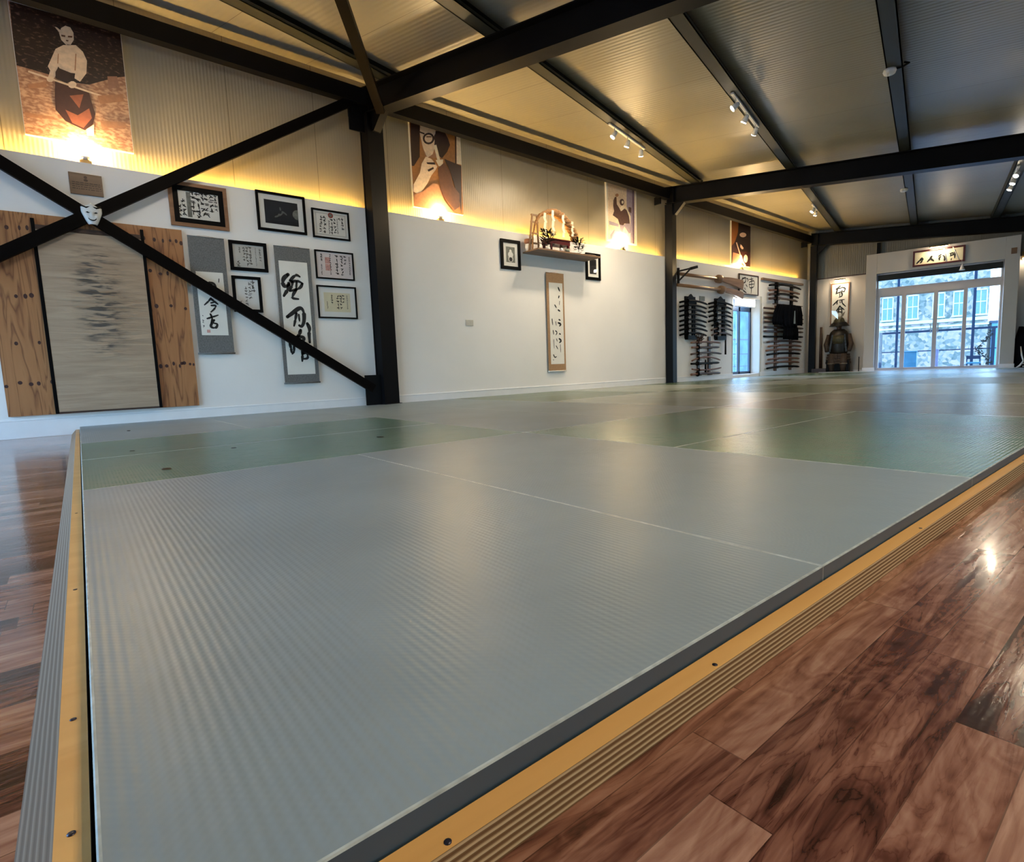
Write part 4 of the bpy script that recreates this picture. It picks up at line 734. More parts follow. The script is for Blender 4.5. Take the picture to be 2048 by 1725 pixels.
# ---- light switch
t = thing('wall_socket', 'small beige socket plate low on the white wall of the middle bay', 'socket', (WX+.001, 4.305, 1.055), LW); MB().box(-.062, .062, -.010, 0, 0, .080).build('face_plate', 'plastic', t, bevel=.003); MB().box(-.04, -.008, -.013, -.010, .02, .06).box(.008, .04, -.013, -.010, .02, .06).build('rocker', 'plastic', t, bevel=.001)
# ---- framed photographs either side of the shelf
def art_port(sh, w, h, k):
    E_ = lambda cx, cz, rx, rz, m, y: sh.flat([(-w/2+(cx+rx*math.cos(q*math.pi/7))*w, k+(cz+rz*math.sin(q*math.pi/7))*h) for q in range(14)], y, m)
    E_(.5, .25, .30, .24, 2, YD); E_(.5, .50, .30, .20, 1, YD-.0003); E_(.5, .72, .14, .12, 1, YD-.0006); E_(.5, .20, .18, .14, 3, YD-.0009)
    return ['paperw', 'papergrey', 'photoblack']
picture('framed_photograph', 'black framed portrait photograph left of the wall shelf', 'picture', 4.892, 5.253, 1.873, 2.291, .045, 'black', art_port, mount=.055, pm='photogrey', glass=True)
picture('framed_photograph', 'black framed dark photograph below the right end of the wall shelf', 'picture', 6.628, 6.976, 1.845, 2.272, .045, 'black', None, mount=.050, pm='photoblack')
# ---- shrine shelf
SY0, SY1, SZ = 5.312, 6.625, 2.145
t = thing('wall_shelf', 'pale wooden wall shelf carrying the shrine offerings', 'shelf', (WX, (SY0+SY1)/2, SZ-.03), LW)
MB().box(-.656, .656, -.345, 0, .008, .03).build('shelf_board', 'shelfwood', t, bevel=.003)
def on(y, x=-6.10, z=SZ): return (x, y, z)
# small wooden shrine frame at the left rear
t = thing('shrine_frame', 'small brown wooden ladder like frame standing at the left of the shelf', 'frame', on(5.42, -6.16), LW)
MB().beam((-.10, 0, 0), (-.02, 0, .50), .022, .022, (0, 1, 0)).build('upright', 'shelfwood', t); MB().beam((.09, 0, 0), (.07, 0, .52), .022, .022, (0, 1, 0)).build('upright', 'shelfwood', t)
for z, a, b in ((.50, -.04, .12), (.40, -.05, .09), (.24, -.07, .09), (.10, -.09, .09)): MB().box(a, b, -.012, .012, z, z+.022).build('crosspiece', 'shelfwood', t)
# twisted straw rope with paper streamers
t = thing('straw_rope_arch', 'thick twisted straw rope arched over the shelf', 'rope', on(5.80, -6.14), LW)
key = [(-.43, .02), (-.42, .20), (-.36, .40), (-.27, .52), (-.10, .595), (.03, .60), (.16, .56), (.28, .48), (.38, .38), (.45, .28), (.42, .24), (.36, .27)]
path = []
for i in range(len(key)-1):
    for k in range(5): f = k/5; path.append((key[i][0]*(1-f)+key[i+1][0]*f, 0, key[i][1]*(1-f)+key[i+1][1]*f))
rr = [.014+.046*max(0, min(1, (i-8)/18))*(1 if i < 46 else (56-i)/10) for i in range(len(path))]
for ph in (0, 2.094, 4.189):
    m = MB(); pp = []
    for i, p in enumerate(path):
        a = ph+i*.75; r = rr[i]*.55; pp.append((p[0]+r*math.cos(a)*.7, p[1]+r*math.sin(a), p[2]+r*math.cos(a)*.7))
    m.tube(pp, [q*.62 for q in rr], 7); m.build('twisted_strand', 'rope', t)
sl = ['leftmost white zigzag paper streamer hanging from the rope arch', 'second white zigzag paper streamer from the left on the rope arch', 'third white zigzag paper streamer from the left on the rope arch', 'rightmost white zigzag paper streamer hanging from the rope arch']
for k, (y, zt, zb) in enumerate([(5.575, 2.69, 2.36), (5.735, 2.75, 2.375), (5.945, 2.73, 2.385), (6.135, 2.64, 2.42)]):
    m = MB(); n = 5; hh = (zt-zb)/n
    for i in range(n):
        sg = 1 if i % 2 else -1; z = zt-zb-hh*i
        m.add([(-sg*.010-.022, -.004*(i % 2), z), (-sg*.010+.022, -.004*(i % 2), z), (sg*.012+.024, -.014, z-hh*1.08), (sg*.012-.024, -.014, z-hh*1.08)], [(0, 1, 2, 3)])
    o = m.build('paper_streamer', 'streamer', loc=(-6.085, y, zb), rz=LW); so = o.modifiers.new('s', 'SOLIDIFY'); so.thickness = .0015
    tag(o, sl[k], 'streamer', 'paper streamers on the rope arch')
# offering table
t = thing('offering_table', 'dark red lacquered offering table in the middle of the shelf', 'table', on(5.78, -6.08), LW)
MB().box(-.21, .22, -.10, .10, .155, .175).build('tabletop', 'redlac', t, bevel=.003); MB().box(-.20, .21, -.09, .09, .10, .150).build('apron', 'redlac', t)
for sx in (-.17, .18):
    for sy in (-.075, .075): MB().box(sx-.016, sx+.016, sy-.016, sy+.016, 0, .10).build('leg', 'redlac', t)
def sprig(label, y, x, s, seed):
    t = thing('evergreen_sprig', label, 'plant', on(y, x), LW); MB().lathe([(.018, 0), (.026, .02), (.014, .055), (.018, .07)], (0, 0, 0), 10).build('vase', 'china', t)
    rnd = random.Random(seed); m = MB()
    for k in range(110):
        a = rnd.uniform(0, 6.28); r = rnd.uniform(.02, s*.8); z = rnd.uniform(.06, .06+s*1.5); c = Vector((r*math.cos(a), r*math.sin(a)*.6, z)); d = Vector((math.cos(a), math.sin(a)*.6, rnd.uniform(-.2, .9))).normalized()*s*.5; w = Vector((-d.y, d.x, d.z*.3)).normalized()*s*.12
        m.add([c, c+d*.5+w, c+d, c+d*.5-w], [(0, 1, 2, 3)])
    m.build('foliage', 'leaf', t); m = MB()
    for k in range(5): a = k*1.3; m.tube([(0, 0, .05), (s*.3*math.cos(a), s*.2*math.sin(a), .06+s), (s*.5*math.cos(a), s*.3*math.sin(a), .06+s*1.4)], .003, 5)
    m.build('stem', 'leaf', t)
sprig('dark evergreen sprig in a small vase left of the red offering table', 5.56, -6.00, .135, 2)
sprig('dark evergreen sprig in a small vase at the right of the shelf', 6.19, -6.00, .115, 5)
def potlike(name, label, cat, y, x, prof, mat, group=None):
    o = MB().lathe(prof, (0, 0, 0), 14).build(name, mat, loc=on(y, x), rz=LW); return tag(o, label, cat, group)
ballp = [(.001, 0)] + [(.024*math.sin(math.pi*i/8), .026-.026*math.cos(math.pi*i/8)) for i in range(1, 8)] + [(.001, .052)]
for y, x, lb in ((5.40, -5.99, 'at the far left of the shelf front'), (5.53, -5.99, 'left of the table on the shelf front'), (5.80, -5.985, 'in the centre of the shelf front')):
    potlike('porcelain_jar', 'small round white porcelain jar '+lb, 'jar', y, x, ballp, 'china', 'white porcelain offering jars')
potlike('glass_dish', 'small clear glass dish right of the centre jar', 'dish', 5.93, -5.99, [(.020, 0), (.034, .02), (.038, .045), (.030, .045), (.02, .012)], 'glassy')
potlike('offering_pot', 'plain white pot at the left end of the shelf', 'pot', 5.36, -6.22, [(.035, 0), (.050, .05), (.048, .10)], 'china')
potlike('clay_bowl', 'brown clay bowl resting on the white pot', 'bowl', 5.36, -6.22, [(.048, .101), (.062, .13), (.058, .17), (.02, .178)], 'clay')
m = MB(); [m.tube([(-.06+.02*k, 0, .01), (.04+.02*k, -.01, .015+.006*k)], .008, 6) for k in range(4)]
tag(m.build('paper_offering', 'china', loc=on(6.12, -5.985), rz=LW), 'folded white paper offering lying under the right sprig', 'offering')
tag(MB().tube([(-.03, 0, 0), (.12, .0, .012), (.26, 0, .004)], .007, 6).build('incense_stick', 'browndark', loc=(-6.0, 6.30, SZ+.007), rz=LW), 'thin dark stick lying at the right end of the shelf', 'stick')
# ------------------------------------------------------------------ far bay : weapons on the wall
ordn = ['topmost', 'second from the top', 'third from the top', 'fourth from the top', 'fifth from the top', 'sixth from the top', 'seventh from the top', 'eighth from the top', 'ninth from the top', 'tenth from the top', 'eleventh from the top', 'twelfth from the top', 'thirteenth from the top', 'lowest']
def rack_posts(name, label, ys, z0, z1, mat, w=.05, crest=False, pegz=()):
    cy = sum(ys)/len(ys); t = thing(name, label, 'rack', (WX, cy, z0), LW)
    for y in ys: MB().box(y-cy-w/2, y-cy+w/2, -.03, 0, 0, z1-z0).build('upright', mat, t, bevel=.002)
    for z in pegz:
        for y in ys: MB().prism([(y-cy-.012, z-z0-.030), (y-cy+.012, z-z0-.030), (y-cy+.012, z-z0-.020), (y-cy-.012, z-z0-.020)], -.088, -.03).build('peg', mat, t)
    if crest:
        a = ys[0]-cy; b = ys[-1]-cy; h = z1-z0
        pts = [(a-.03, h-.16), (b+.06, h-.16), (b+.07, h-.07), (b+.02, h-.05), (cy*0+.03, h+.03), (0, h+.05), (-.04, h+.03), (a-.02, h-.05), (a-.05, h-.07)]
        MB().prism(pts, -.045, -.03).build('carved_top', mat, t); MB().box(a-.03, b+.03, -.075, 0, -.02, .06).build('base_block', mat, t)
    return t
def sword(label, y0, y1, z, mats, curve=.04, r=.021, x=-6.235, hilt=.27, group=None, guard=True, name='sheathed_sword'):
    L = y1-y0; cy = (y0+y1)/2; t = thing(name, label, 'sword' if name != 'wooden_staff' else 'staff', (x, cy, z), LW, group)
    f = lambda s: (-L/2+L*s, 0, curve*(.25-(s-.5)**2)*4-curve*.5)
    n = 12; MB().tube([f(hilt+(1-hilt)*k/n) for k in range(n+1)], [r*(1 if k < n else .7) for k in range(n+1)], 8, flat=.6).build('scabbard', mats[0], t)
    MB().tube([f(hilt*k/4) for k in range(5)], r*.95, 8, flat=.7).build('hilt', mats[1], t)
    if guard:
        p = Vector(f(hilt)); MB().tube([p+Vector((-.004, 0, 0)), p+Vector((.004, 0, 0))], r*2.1, 12).build('guard', mats[2], t)
    return t
z1s = [1.61, 1.525, 1.44, 1.35, 1.25, 1.165, 1.08, .99]
rack_posts('sword_rack', 'black lacquered sword rack with carved top, next to the middle column', (9.425, 9.665), .905, 1.72, 'black', .10, True, z1s)
for k, z in enumerate(z1s): sword('black sheathed sword, %s on the rack next to the middle column' % (ordn[k] if k < 7 else 'lowest'), 9.13, 10.08-(.03*(k % 3)), z, ('black', 'blackcloth', 'black'), .05, group='swords on the left black rack')
z2s = [1.625, 1.55, 1.46, 1.37, 1.27, 1.19, 1.10, 1.0]
rack_posts('sword_rack', 'black lacquered sword rack with carved top, nearer the side door', (10.475, 10.755), .90, 1.73, 'black', .10, True, z2s)
for k, z in enumerate(z2s): sword(('black' if k < 6 else 'brown')+' sheathed sword, %s on the black rack nearer the side door' % (ordn[k] if k < 7 else 'lowest'), 10.12+.02*(k % 2)+(.1 if k > 4 else 0), 11.05-(.04*(k % 3)), z, ('black', 'blackcloth', 'black') if k < 6 else ('browndark', 'browndark', 'black'), .05, group='swords on the right black rack')
z3s = [.83, .73, .61, .50, .41, .29, .20]
rack_posts('weapon_rack', 'brown wooden weapon rack below the two black sword racks', (9.83, 10.22), .165, .95, 'browndark', .07, False, z3s)
l3 = [('pale thin wooden weapon', .018), ('dark wooden weapon with thick ends', .022), ('wooden weapon with a black curved end', .020), ('curved brown wooden sword', .018), ('straight black weapon', .022), ('slim brown wooden weapon', .016), ('stubby brown wooden weapon', .024)]
for k, z in enumerate(z3s):
    sword('%s on the low brown rack, %s' % (l3[k][0], ordn[k] if k < 6 else 'lowest'), 9.50+.03*(k % 2), 10.60-.04*((k+1) % 3), z, (('brown', 'brown', 'browndark'), ('browndark', 'brown', 'black'), ('browndark', 'browndark', 'black'), ('brown', 'brown', 'black'), ('black', 'black', 'black'), ('brown', 'brown', 'black'), ('browndark', 'brown', 'black'))[k], (.02, .0, .03, .07, .0, -.03, .01)[k], l3[k][1], hilt=.22, group='weapons on the low brown rack', name='wooden_weapon')
for k, (y, zt, zb, lb) in enumerate([(10.775, 1.0, .575, 'short black stick hanging below the right black rack'), (10.02, .48, .22, 'short dark club hanging in the middle of the low brown rack')]):
    t = thing('hanging_stick', lb, 'stick', (-6.24, y, zb), LW); MB().tube([(0, 0, 0), (0, 0, zt-zb)], [.02, .014], 8).build('shaft', 'black', t); MB().tube([(0, 0, zt-zb), (0, .04, zt-zb+.03)], .003, 5).build('cord', 'blackcloth', t)
t = thing('knotted_cord', 'bundle of dark cords and handles hung at the top of the low brown rack', 'cord', (-6.25, 9.80, .92), LW)
m = MB(); rnd = random.Random(4)
for k in range(9): a = rnd.uniform(-.1, .1); m.tube([(a, 0, rnd.uniform(-.1, .05)), (a+rnd.uniform(-.1, .1), -.03, rnd.uniform(-.05, .1)), (a+rnd.uniform(-.12, .12), 0, rnd.uniform(-.1, .08))], .010, 6)
m.build('cord_bundle', 'browndark', t)
tag(MB().box(-.09, .09, -.012, 0, 0, .09).flat([(-.06, .02), (.06, .02), (.06, .03), (-.06, .03)], -.0125).build('small_plaque', 'photogrey', loc=(WX+.002, 9.98, 1.66), rz=LW), 'small grey plaque on the wall between the tops of the two black racks', 'plaque')
# two giant wooden practice swords with round guards
def bigsword(label, yg, zg, ye, ze, w):
    t = thing('giant_wooden_sword', label, 'practice sword', (-6.205, 9.0, zg), LW, 'giant wooden practice swords')
    MB().tube([(0, 0, 0), (yg-9.0, 0, .0)], [.030, .034], 10).build('handle', 'oak', t)
    MB().tube([(yg-9.0-.05, 0, 0), (yg-9.0-.02, 0, 0), (yg-9.0+.06, 0, 0), (yg-9.0+.09, 0, 0)], [.05, .085, .085, .05], 14).build('guard', 'oak', t)
    a = yg-9.0+.06; b = ye-9.0; m = MB(); N_ = 10; top = []; bot = []
    for k in range(N_+1): f = k/N_; x = a+(b-a)*f; c = (ze-zg)*f*f; hw = .035+(w/2-.035)*f**.8; top.append((x, c+hw)); bot.append((x, c-hw))
    m.prism(top+[(b+.03, (ze-zg)+w*.2)]+bot[::-1], -.03, .02); m.build('blade', 'oak', t, bevel=.006)
bigsword('upper giant wooden practice sword with round guard, pointing at the framed calligraphy', 10.43, 2.11, 11.36, 2.045, .20)
bigsword('lower giant wooden practice sword with round guard, pointing at the framed calligraphy', 10.53, 1.90, 11.36, 1.82, .15)
t = thing('black_bracket', 'black steel bracket with diagonal strut on the middle column', 'bracket', (-6.12, 8.93, 1.95))
MB().beam((0, 0, .18), (0, .56, .30), .03, .03).build('arm', 'black', t); MB().beam((0, 0, .0), (0, .38, .25), .022, .022).build('strut', 'black', t); MB().box(-.02, .012, -.02, .02, -.04, .24).build('mounting_plate', 'black', t); MB().beam((0, .40, .262), (0, .60, .31), .045, .05).build('end_clamp', 'black', t)
# square calligraphy frame over the side door
t = thing('framed_calligraphy', 'square framed sheet with two big brush characters above the side door', 'picture', (WX+.02, 11.76, 1.868), LW)
m = MB(); W, h, fw = .415, .437, .022
m.box(-W, W, -.025, 0, 0, fw).box(-W, W, -.025, 0, h-fw, h).box(-W, -W+fw, -.025, 0, fw, h-fw).box(W-fw, W, -.025, 0, fw, h-fw).build('frame', 'browndark', t)
m = MB().box(-W+fw, W-fw, -.01, 0, fw, h-fw)
for pts, wd in ink_calli: m.stroke(rel(pts, 11.76, 1.868), wd*1.3, -.012, 1)
m.build('print', ['papergrey', 'ink'], t)
# side door in a deep reveal
dy0, dy1, dz0, dz1 = D2
d = struct(MB().box(-6.54, -6.50, dy0, dy0+.06, dz0, dz1).box(-6.54, -6.50, dy1-.06, dy1, dz0, dz1).box(-6.54, -6.50, dy0, dy1, dz0, dz0+.06).box(-6.54, -6.50, dy0, dy1, dz1-.26, dz1).box(-6.54, -6.50, 11.77, 11.83, dz0, dz1).build('door_2', 'bluerail'))
MB().box(-6.525, -6.52, dy0+.06, dy1-.06, dz0+.06, dz1-.26).build('door_pane', 'pane', d)
struct(MB().box(-6.56, WX+.002, dy1-.004, dy1+.05, dz0, dz1).box(-6.56, WX+.002, dy0-.05, dy0+.004, dz0, dz1).box(-6.3, WX+.012, dy1, dy1+.07, .0, dz1+.07).build('trim_1', 'reveal'))
t = thing('bulkhead_lamp', 'glowing white light box above the side door', 'lamp', (WX+.002, 11.62, 1.60), LW); MB().box(-.40, .40, -.05, 0, 0, .02).box(-.40, .40, -.05, 0, .17, .19).build('housing', 'whitep', t); MB().box(-.39, .39, -.048, -.004, .02, .17).build('diffuser', 'tube', t, bevel=.01)
# right-hand display
tag(MB().box(-1.02, 1.02, -.05, 0, 0, .05).build('wall_rail', 'shelfwood', loc=(WX+.002, 13.37, 2.235), rz=LW), 'pale wooden rail on the wall above the upper sword rack', 'rail')
zu = [2.155, 2.03, 1.945, 1.845]
rack_posts('sword_rack', 'dark sword rack above the hanging black jacket', (13.07, 13.83), 1.74, 2.22, 'black', .12, False, zu)
for k, z in enumerate(zu): sword(['long dark sword with hooked end, topmost above the black jacket', 'slim brown sword, second from the top above the black jacket', 'dark curved sword, third from the top above the black jacket', 'brown sword, lowest of the four above the black jacket'][k], 12.62, 14.22-.06*k, z, (('black', 'black', 'black'), ('brown', 'brown', 'black'), ('black', 'browndark', 'black'), ('browndark', 'browndark', 'black'))[k], (.05, .03, .06, .03)[k], .026, hilt=.22, group='swords above the black jacket')
zl = [1.61, 1.50, 1.40, 1.30, 1.177, 1.084, .967, .851, .75, .656, .563, .447, .354, .246]
rack_posts('weapon_rack', 'tall reddish wooden rack of practice weapons beside the side door', (13.06, 13.82), .16, 1.70, 'brown', .10, False, zl)
wl_ = [14.0, 14.35, 14.38, 14.38, 14.38, 14.38, 14.38, 14.3, 14.3, 14.3, 14.25, 14.2, 14.2, 14.2]
for k, z in enumerate(zl):
    dk = k in (6, 10, 13); sword('%s wooden practice weapon, %s on the tall rack behind the jacket' % ('nearly black' if dk else 'reddish brown', ordn[k]), 12.38+(.05*(k % 3) if k > 5 else 0)+(.12 if k > 6 else 0), wl_[k], z, ('black', 'black', 'black') if dk else ('brown', 'brown', 'brown') if k > 7 else ('browndark', 'browndark', 'brown'), (.0 if k < 7 else .03), .024, hilt=.3, guard=False, group='practice weapons on the tall rack', name='wooden_staff')
# black training jacket and skirt-like trousers
t = thing('black_jacket', 'black training jacket and wide trousers hung in front of the tall rack', 'clothing', (-6.16, 13.40, .90), LW)
def cloth(name, rows, mat, yb=-.03, th=.07, fold=.012, nf=9):
    m = MB(); n = 22; vs = []
    for j, (z, a, b) in enumerate(rows):
        for i in range(n+1):
            s = i/n; x = a+(b-a)*s; vs.append((x, yb-th*math.sin(math.pi*s)**.6-fold*math.sin(s*nf*3.14+j*.4), z))
    k = len(rows); m.add(vs, [(j*(n+1)+i, j*(n+1)+i+1, (j+1)*(n+1)+i+1, (j+1)*(n+1)+i) for j in range(k-1) for i in range(n)], 0, True)
    o = m.build(name, mat, t); so = o.modifiers.new('s', 'SOLIDIFY'); so.thickness = .012; return o
cloth('jacket_body', [(.02+.26, -.26, .34), (.35, -.34, .38), (.55, -.38, .40), (.70, -.36, .40), (.80, -.22, .30)], 'blackcloth')
cloth('sleeve', [(.33, -.78, -.36), (.42, -.82, -.30), (.62, -.76, -.26), (.80, -.62, -.20)], 'blackcloth', -.02, .04)
cloth('sleeve', [(.33, .36, .68), (.42, .34, .70), (.62, .32, .68), (.80, .22, .60)], 'blackcloth', -.02, .04)
cloth('trousers', [(.0, -.30, .06), (.1, -.32, .30), (.28, -.28, .40), (.40, -.24, .38)], 'blackcloth', -.03, .05, .02, 12)
cloth('trousers', [(-.02, .12, .42), (.1, .08, .44), (.28, .0, .42)], 'blackcloth', -.035, .05, .02, 10)
MB().prism([(.02, .36), (.11, .36), (.085, .66), (.05, .66)], -.128, -.122).build('inner_lining', 'photogrey', t)
MB().tube([(-.80, -.02, .80), (.70, -.02, .80)], .012, 8).tube([(0, -.02, .80), (0, .137, .84)], .010, 8).build('hanging_rod', 'browndark', t)
tag(MB().box(-.02, .02, -.03, 0, 0, 1.0).build('thin_batten', 'whitep', loc=(WX+.002, 12.42, .72), rz=LW), 'thin white upright batten between the side door and the tall rack', 'batten')

# ------------------------------------------------------------------ end wall
def ev(u, z=0.0, v=EV): return uvp(u, v, z)
t = thing('framed_scroll', 'tall framed sheet with three black brush characters behind the armour', 'picture', ev(-1.84, 1.20, 15.99), TH)
MB().box(-.20, -.175, -.03, 0, 0, 1.06).box(.175, .20, -.03, 0, 0, 1.06).box(-.175, .175, -.03, 0, 1.035, 1.06).box(-.175, .175, -.03, 0, 0, .025).build('frame', 'oakframe', t)
m = MB().box(-.175, .175, -.012, 0, .025, 1.035)
for pts, wd in ink_end: m.stroke([(a+1.84, b-1.20) for a, b in pts], wd*1.5, -.014, 1)
m.build('print', ['paper', 'ink'], t)
def picture_lamp(label, u, z, v, wide=.12, energy=9):
    t = thing('picture_lamp', label, 'lamp', ev(u, z, v), TH)
    MB().tube([(0, 0, 0), (0, -.10, .03), (0, -.17, .0)], .006, 6).build('arm', 'brass', t); MB().tube([(-wide, -.18, -.005), (wide, -.18, -.005)], .018, 8).build('shade', 'brass', t); MB().box(-wide*.9, wide*.9, -.19, -.17, -.026, -.020).build('lamp_tube', 'bulb', t)
    l = bpy.data.lights.new('picture_light', 'AREA'); l.shape = 'RECTANGLE'; l.size = wide*1.8; l.size_y = .02; l.energy = energy; l.color = (1, .72, .42); o = bpy.data.objects.new('picture_light', l); COL.objects.link(o); o.parent = t; o.location = (0, -.18, -.03); o.rotation_euler = (.45, 0, 0)
picture_lamp('small brass picture lamp over the framed sheet behind the armour', -1.84, 2.33, 15.99, .12, .8)
# name board over the glass doors
t = thing('name_board', 'wide dark framed board with four brush characters above the glass doors', 'sign', ev(.06, 2.385, 15.60), TH)
W, h = .455, .345
MB().box(-W, W, -.04, 0, 0, .035).box(-W, W, -.04, 0, h-.035, h).box(-W, -W+.035, -.04, 0, .035, h-.035).box(W-.035, W, -.04, 0, .035, h-.035).build('frame', 'redlac', t, bevel=.003)
m = MB().box(-W+.035, W-.035, -.015, 0, .035, h-.035)
for pts, wd in ink_door: m.stroke([(a-.06, b-2.385) for a, b in pts], wd*1.9, -.018, 1)
m.build('print', ['papercream', 'ink'], t)
picture_lamp('small brass picture lamp over the name board', .06, 2.76, 15.60, .16, .7)
for k, (u0, z0, u1, z1, lb) in enumerate([(.15, 2.69, .21, 2.40, 'short white lamp arm hanging before the middle of the name board'), (.30, 2.70, .42, 2.41, 'slanting white lamp arm hanging before the right end of the name board')]):  # slim white bars for the lamp arms by the name board
    tag(MB().tube([(0, 0, 0), (u1-u0, 0, z1-z0)], .011, 6).build('lamp_arm', 'china', loc=ev(u0, z0, 15.45), rz=TH), lb, 'lamp arm', 'white lamp arms before the name board')
t = thing('pendant_lamp', 'small white cone shaped lamp head below the name board', 'pendant', ev(.47, 2.18, 15.40), TH); MB().lathe([(.052, 0), (.045, .02), (.012, .11), (.004, .13)], (0, 0, 0), 12).build('cone', 'china', t); MB().tube([(0, 0, .13), (-.02, 0, .30)], .002, 4).build('thread', 'china', t)  # white cone for the lamp head, carries no light itself
# glazed doors
d = MB(); V0, V1 = 15.74, 15.80
d.box(-1.07, -1.03, V0, V1, .09, 2.33).box(1.13, 1.17, V0, V1, .09, 2.33).box(-1.03, 1.13, V0, V1, .09, .13).box(-1.03, 1.13, V0, V1, 1.82, 2.00).box(-1.03, 1.13, V0, V1, 2.28, 2.33)
d.box(-.575, -.49, V0, V1, .13, 1.84).box(.012, .092, V0, V1, .13, 1.84).box(.53, .60, V0, V1, .13, 1.84).box(-1.03, .53, V0+.01, V1-.01, 1.79, 1.84).box(-1.03, -.99, V0, V1, .13, 1.84)
dd = struct(d.build('door_1', 'frame_pvc', rz=TH, bevel=.004))
for a, b, z0, z1 in ((-1.03, -.575, .13, 1.8), (-.49, .012, .13, 1.8), (.092, .53, .13, 1.8), (.60, 1.13, .13, 1.82), (-1.03, 1.13, 2.0, 2.28)): MB().box(a, b, 15.765, 15.77, z0, z1).build('door_pane', 'pane', dd)
MB().box(-.03, -.01, 15.70, 15.74, .9, 1.1).box(.10, .12, 15.70, 15.74, .9, 1.1).build('door_handle', 'silver', dd)
tag(MB().box(-1.05, 1.15, -.03, .0, 0, .13).build('roller_blind', 'blind', loc=ev(0, 2.17, 15.72), rz=TH), 'rolled charcoal blind across the top of the glass doors', 'blind')
# armour on its box
t = thing('samurai_armour', 'dark suit of armour seated on a box before the framed sheet', 'armour', ev(-1.82, .057, 15.79), TH)
MB().box(-.24, .24, -.18, .15, 0, .30).build('armour_box', 'black', t, bevel=.006)
m = MB().lathe([(.17, .42), (.20, .50), (.215, .62), (.225, .80), (.22, .92), (.18, 1.0), (.11, 1.06)], (0, 0, 0), 20, 0, 1.0, .72); m.build('cuirass', 'armour', t)
MB().lathe([(.214, .70), (.229, .80), (.224, .90)], (0, -.012, 0), 20, 0, .82, .72).build('chest_plate', 'armourgold', t)
for k, a in enumerate([-1.1, -.65, -.2, .25, .7, 1.15]):
    x = .24*math.sin(a); y = -.20*math.cos(a); m = MB()
    for r in range(4): m.box(-.052-.004*r, .052+.004*r, -.012-.008*r, .004-.008*r, .40-.062*(r+1), .40-.062*r-.006)
    o = m.build('skirt_plate', 'armourlace', t, bevel=.002, loc=(x, y, .06)); o.rotation_euler = (0, 0, a)
MB().lathe([(.222, .40), (.232, .42), (.222, .45)], (0, 0, 0), 20, 0, 1, .75).build('waist_band', 'armourpale', t)
for sx in (-1, 1):
    m = MB()
    for r in range(6): m.box(-.012-.012*(r/6), .022, -.12, .10, .90-.072*(r+1), .90-.072*r-.006)
    o = m.build('shoulder_guard', 'armour', t, bevel=.003, loc=(sx*.235, -.02, .04)); o.rotation_euler = (0, -sx*.12, 0)
    MB().tube([(sx*.20, 0, .92), (sx*.27, -.05, .68), (sx*.24, -.14, .52)], [.065, .055, .042], 10).build('sleeve', 'armourlace', t)
    m = MB().tube([(sx*.11, -.12, .44), (sx*.13, -.17, .26), (sx*.12, -.17, .03)], [.085, .085, .055], 10); m.build('leg_guard', 'armourlace', t)
    MB().lathe([(.088, 0), (.092, .015), (.088, .03)], (sx*.13, -.17, .20), 14).build('knee_strap', 'armourpale', t)
    MB().box(sx*.12-.05, sx*.12+.05, -.25, -.10, 0, .035).build('shoe', 'black', t, bevel=.01)
MB().tube([(0, 0, 1.0), (0, 0, 1.14)], .05, 10).build('neck_stand', 'browndark', t)
MB().lathe([(.045, 1.10), (.075, 1.14), (.08, 1.20), (.07, 1.24)], (0, -.03, 0), 14).build('face_mask', 'armourlace', t)
MB().lathe([(.12, 1.20), (.118, 1.25), (.10, 1.31), (.06, 1.35), (.015, 1.365)], (0, 0, 0), 18).build('helmet_bowl', 'armourgold', t)
m = MB()
for r in range(3): m.lathe([(.215-.022*r, 1.135+.03*r), (.222-.022*r, 1.14+.03*r), (.155-.02*r, 1.185+.03*r)], (0, .0, 0), 20, 0, 1.0, .78)
m.build('neck_guard', 'armour', t)
MB().prism([(-.02, 1.30), (-.15, 1.44), (-.165, 1.52), (-.06, 1.50), (-.02, 1.42)], -.10, -.09).build('helmet_crest', 'silver', t)
MB().prism([(.02, 1.30), (.10, 1.38), (.13, 1.48), (.06, 1.42)], -.10, -.09).build('helmet_crest', 'armourpale', t)
MB().tube([(-.10, -.10, 1.28), (-.13, -.11, 1.20), (-.06, -.13, 1.12)], .007, 6).build('chin_cord', 'armourpale', t)
tag(MB().box(-.56, .46, -.17, .24, 0, .055).build('low_plinth', 'black', loc=ev(-1.84, .001, 15.72), rz=TH), 'low black plinth under the armour', 'plinth')
t = thing('wooden_pole', 'dark brown wooden post standing left of the armour', 'pole', ev(-2.22, .16, 15.85), TH); MB().tube([(0, 0, 0), (0, .0, 1.04)], [.035, .028], 10).build('shaft', 'browndark', t)
t = thing('wooden_box', 'low dark brown wooden box in the corner left of the armour', 'box', ev(-2.23, .057, 15.80), TH); MB().box(-.16, .16, -.13, .13, 0, .10).build('box_body', 'browndark', t, bevel=.004)
t = thing('floor_stand', 'thin dark upright rod on a small foot between the armour and the door surround', 'stand', ev(-1.385, .002, 15.80), TH); MB().tube([(0, 0, .02), (0, 0, .42)], .010, 8).build('rod', 'black', t); MB().box(-.05, .05, -.06, .06, 0, .05).build('foot', 'black', t, bevel=.006)
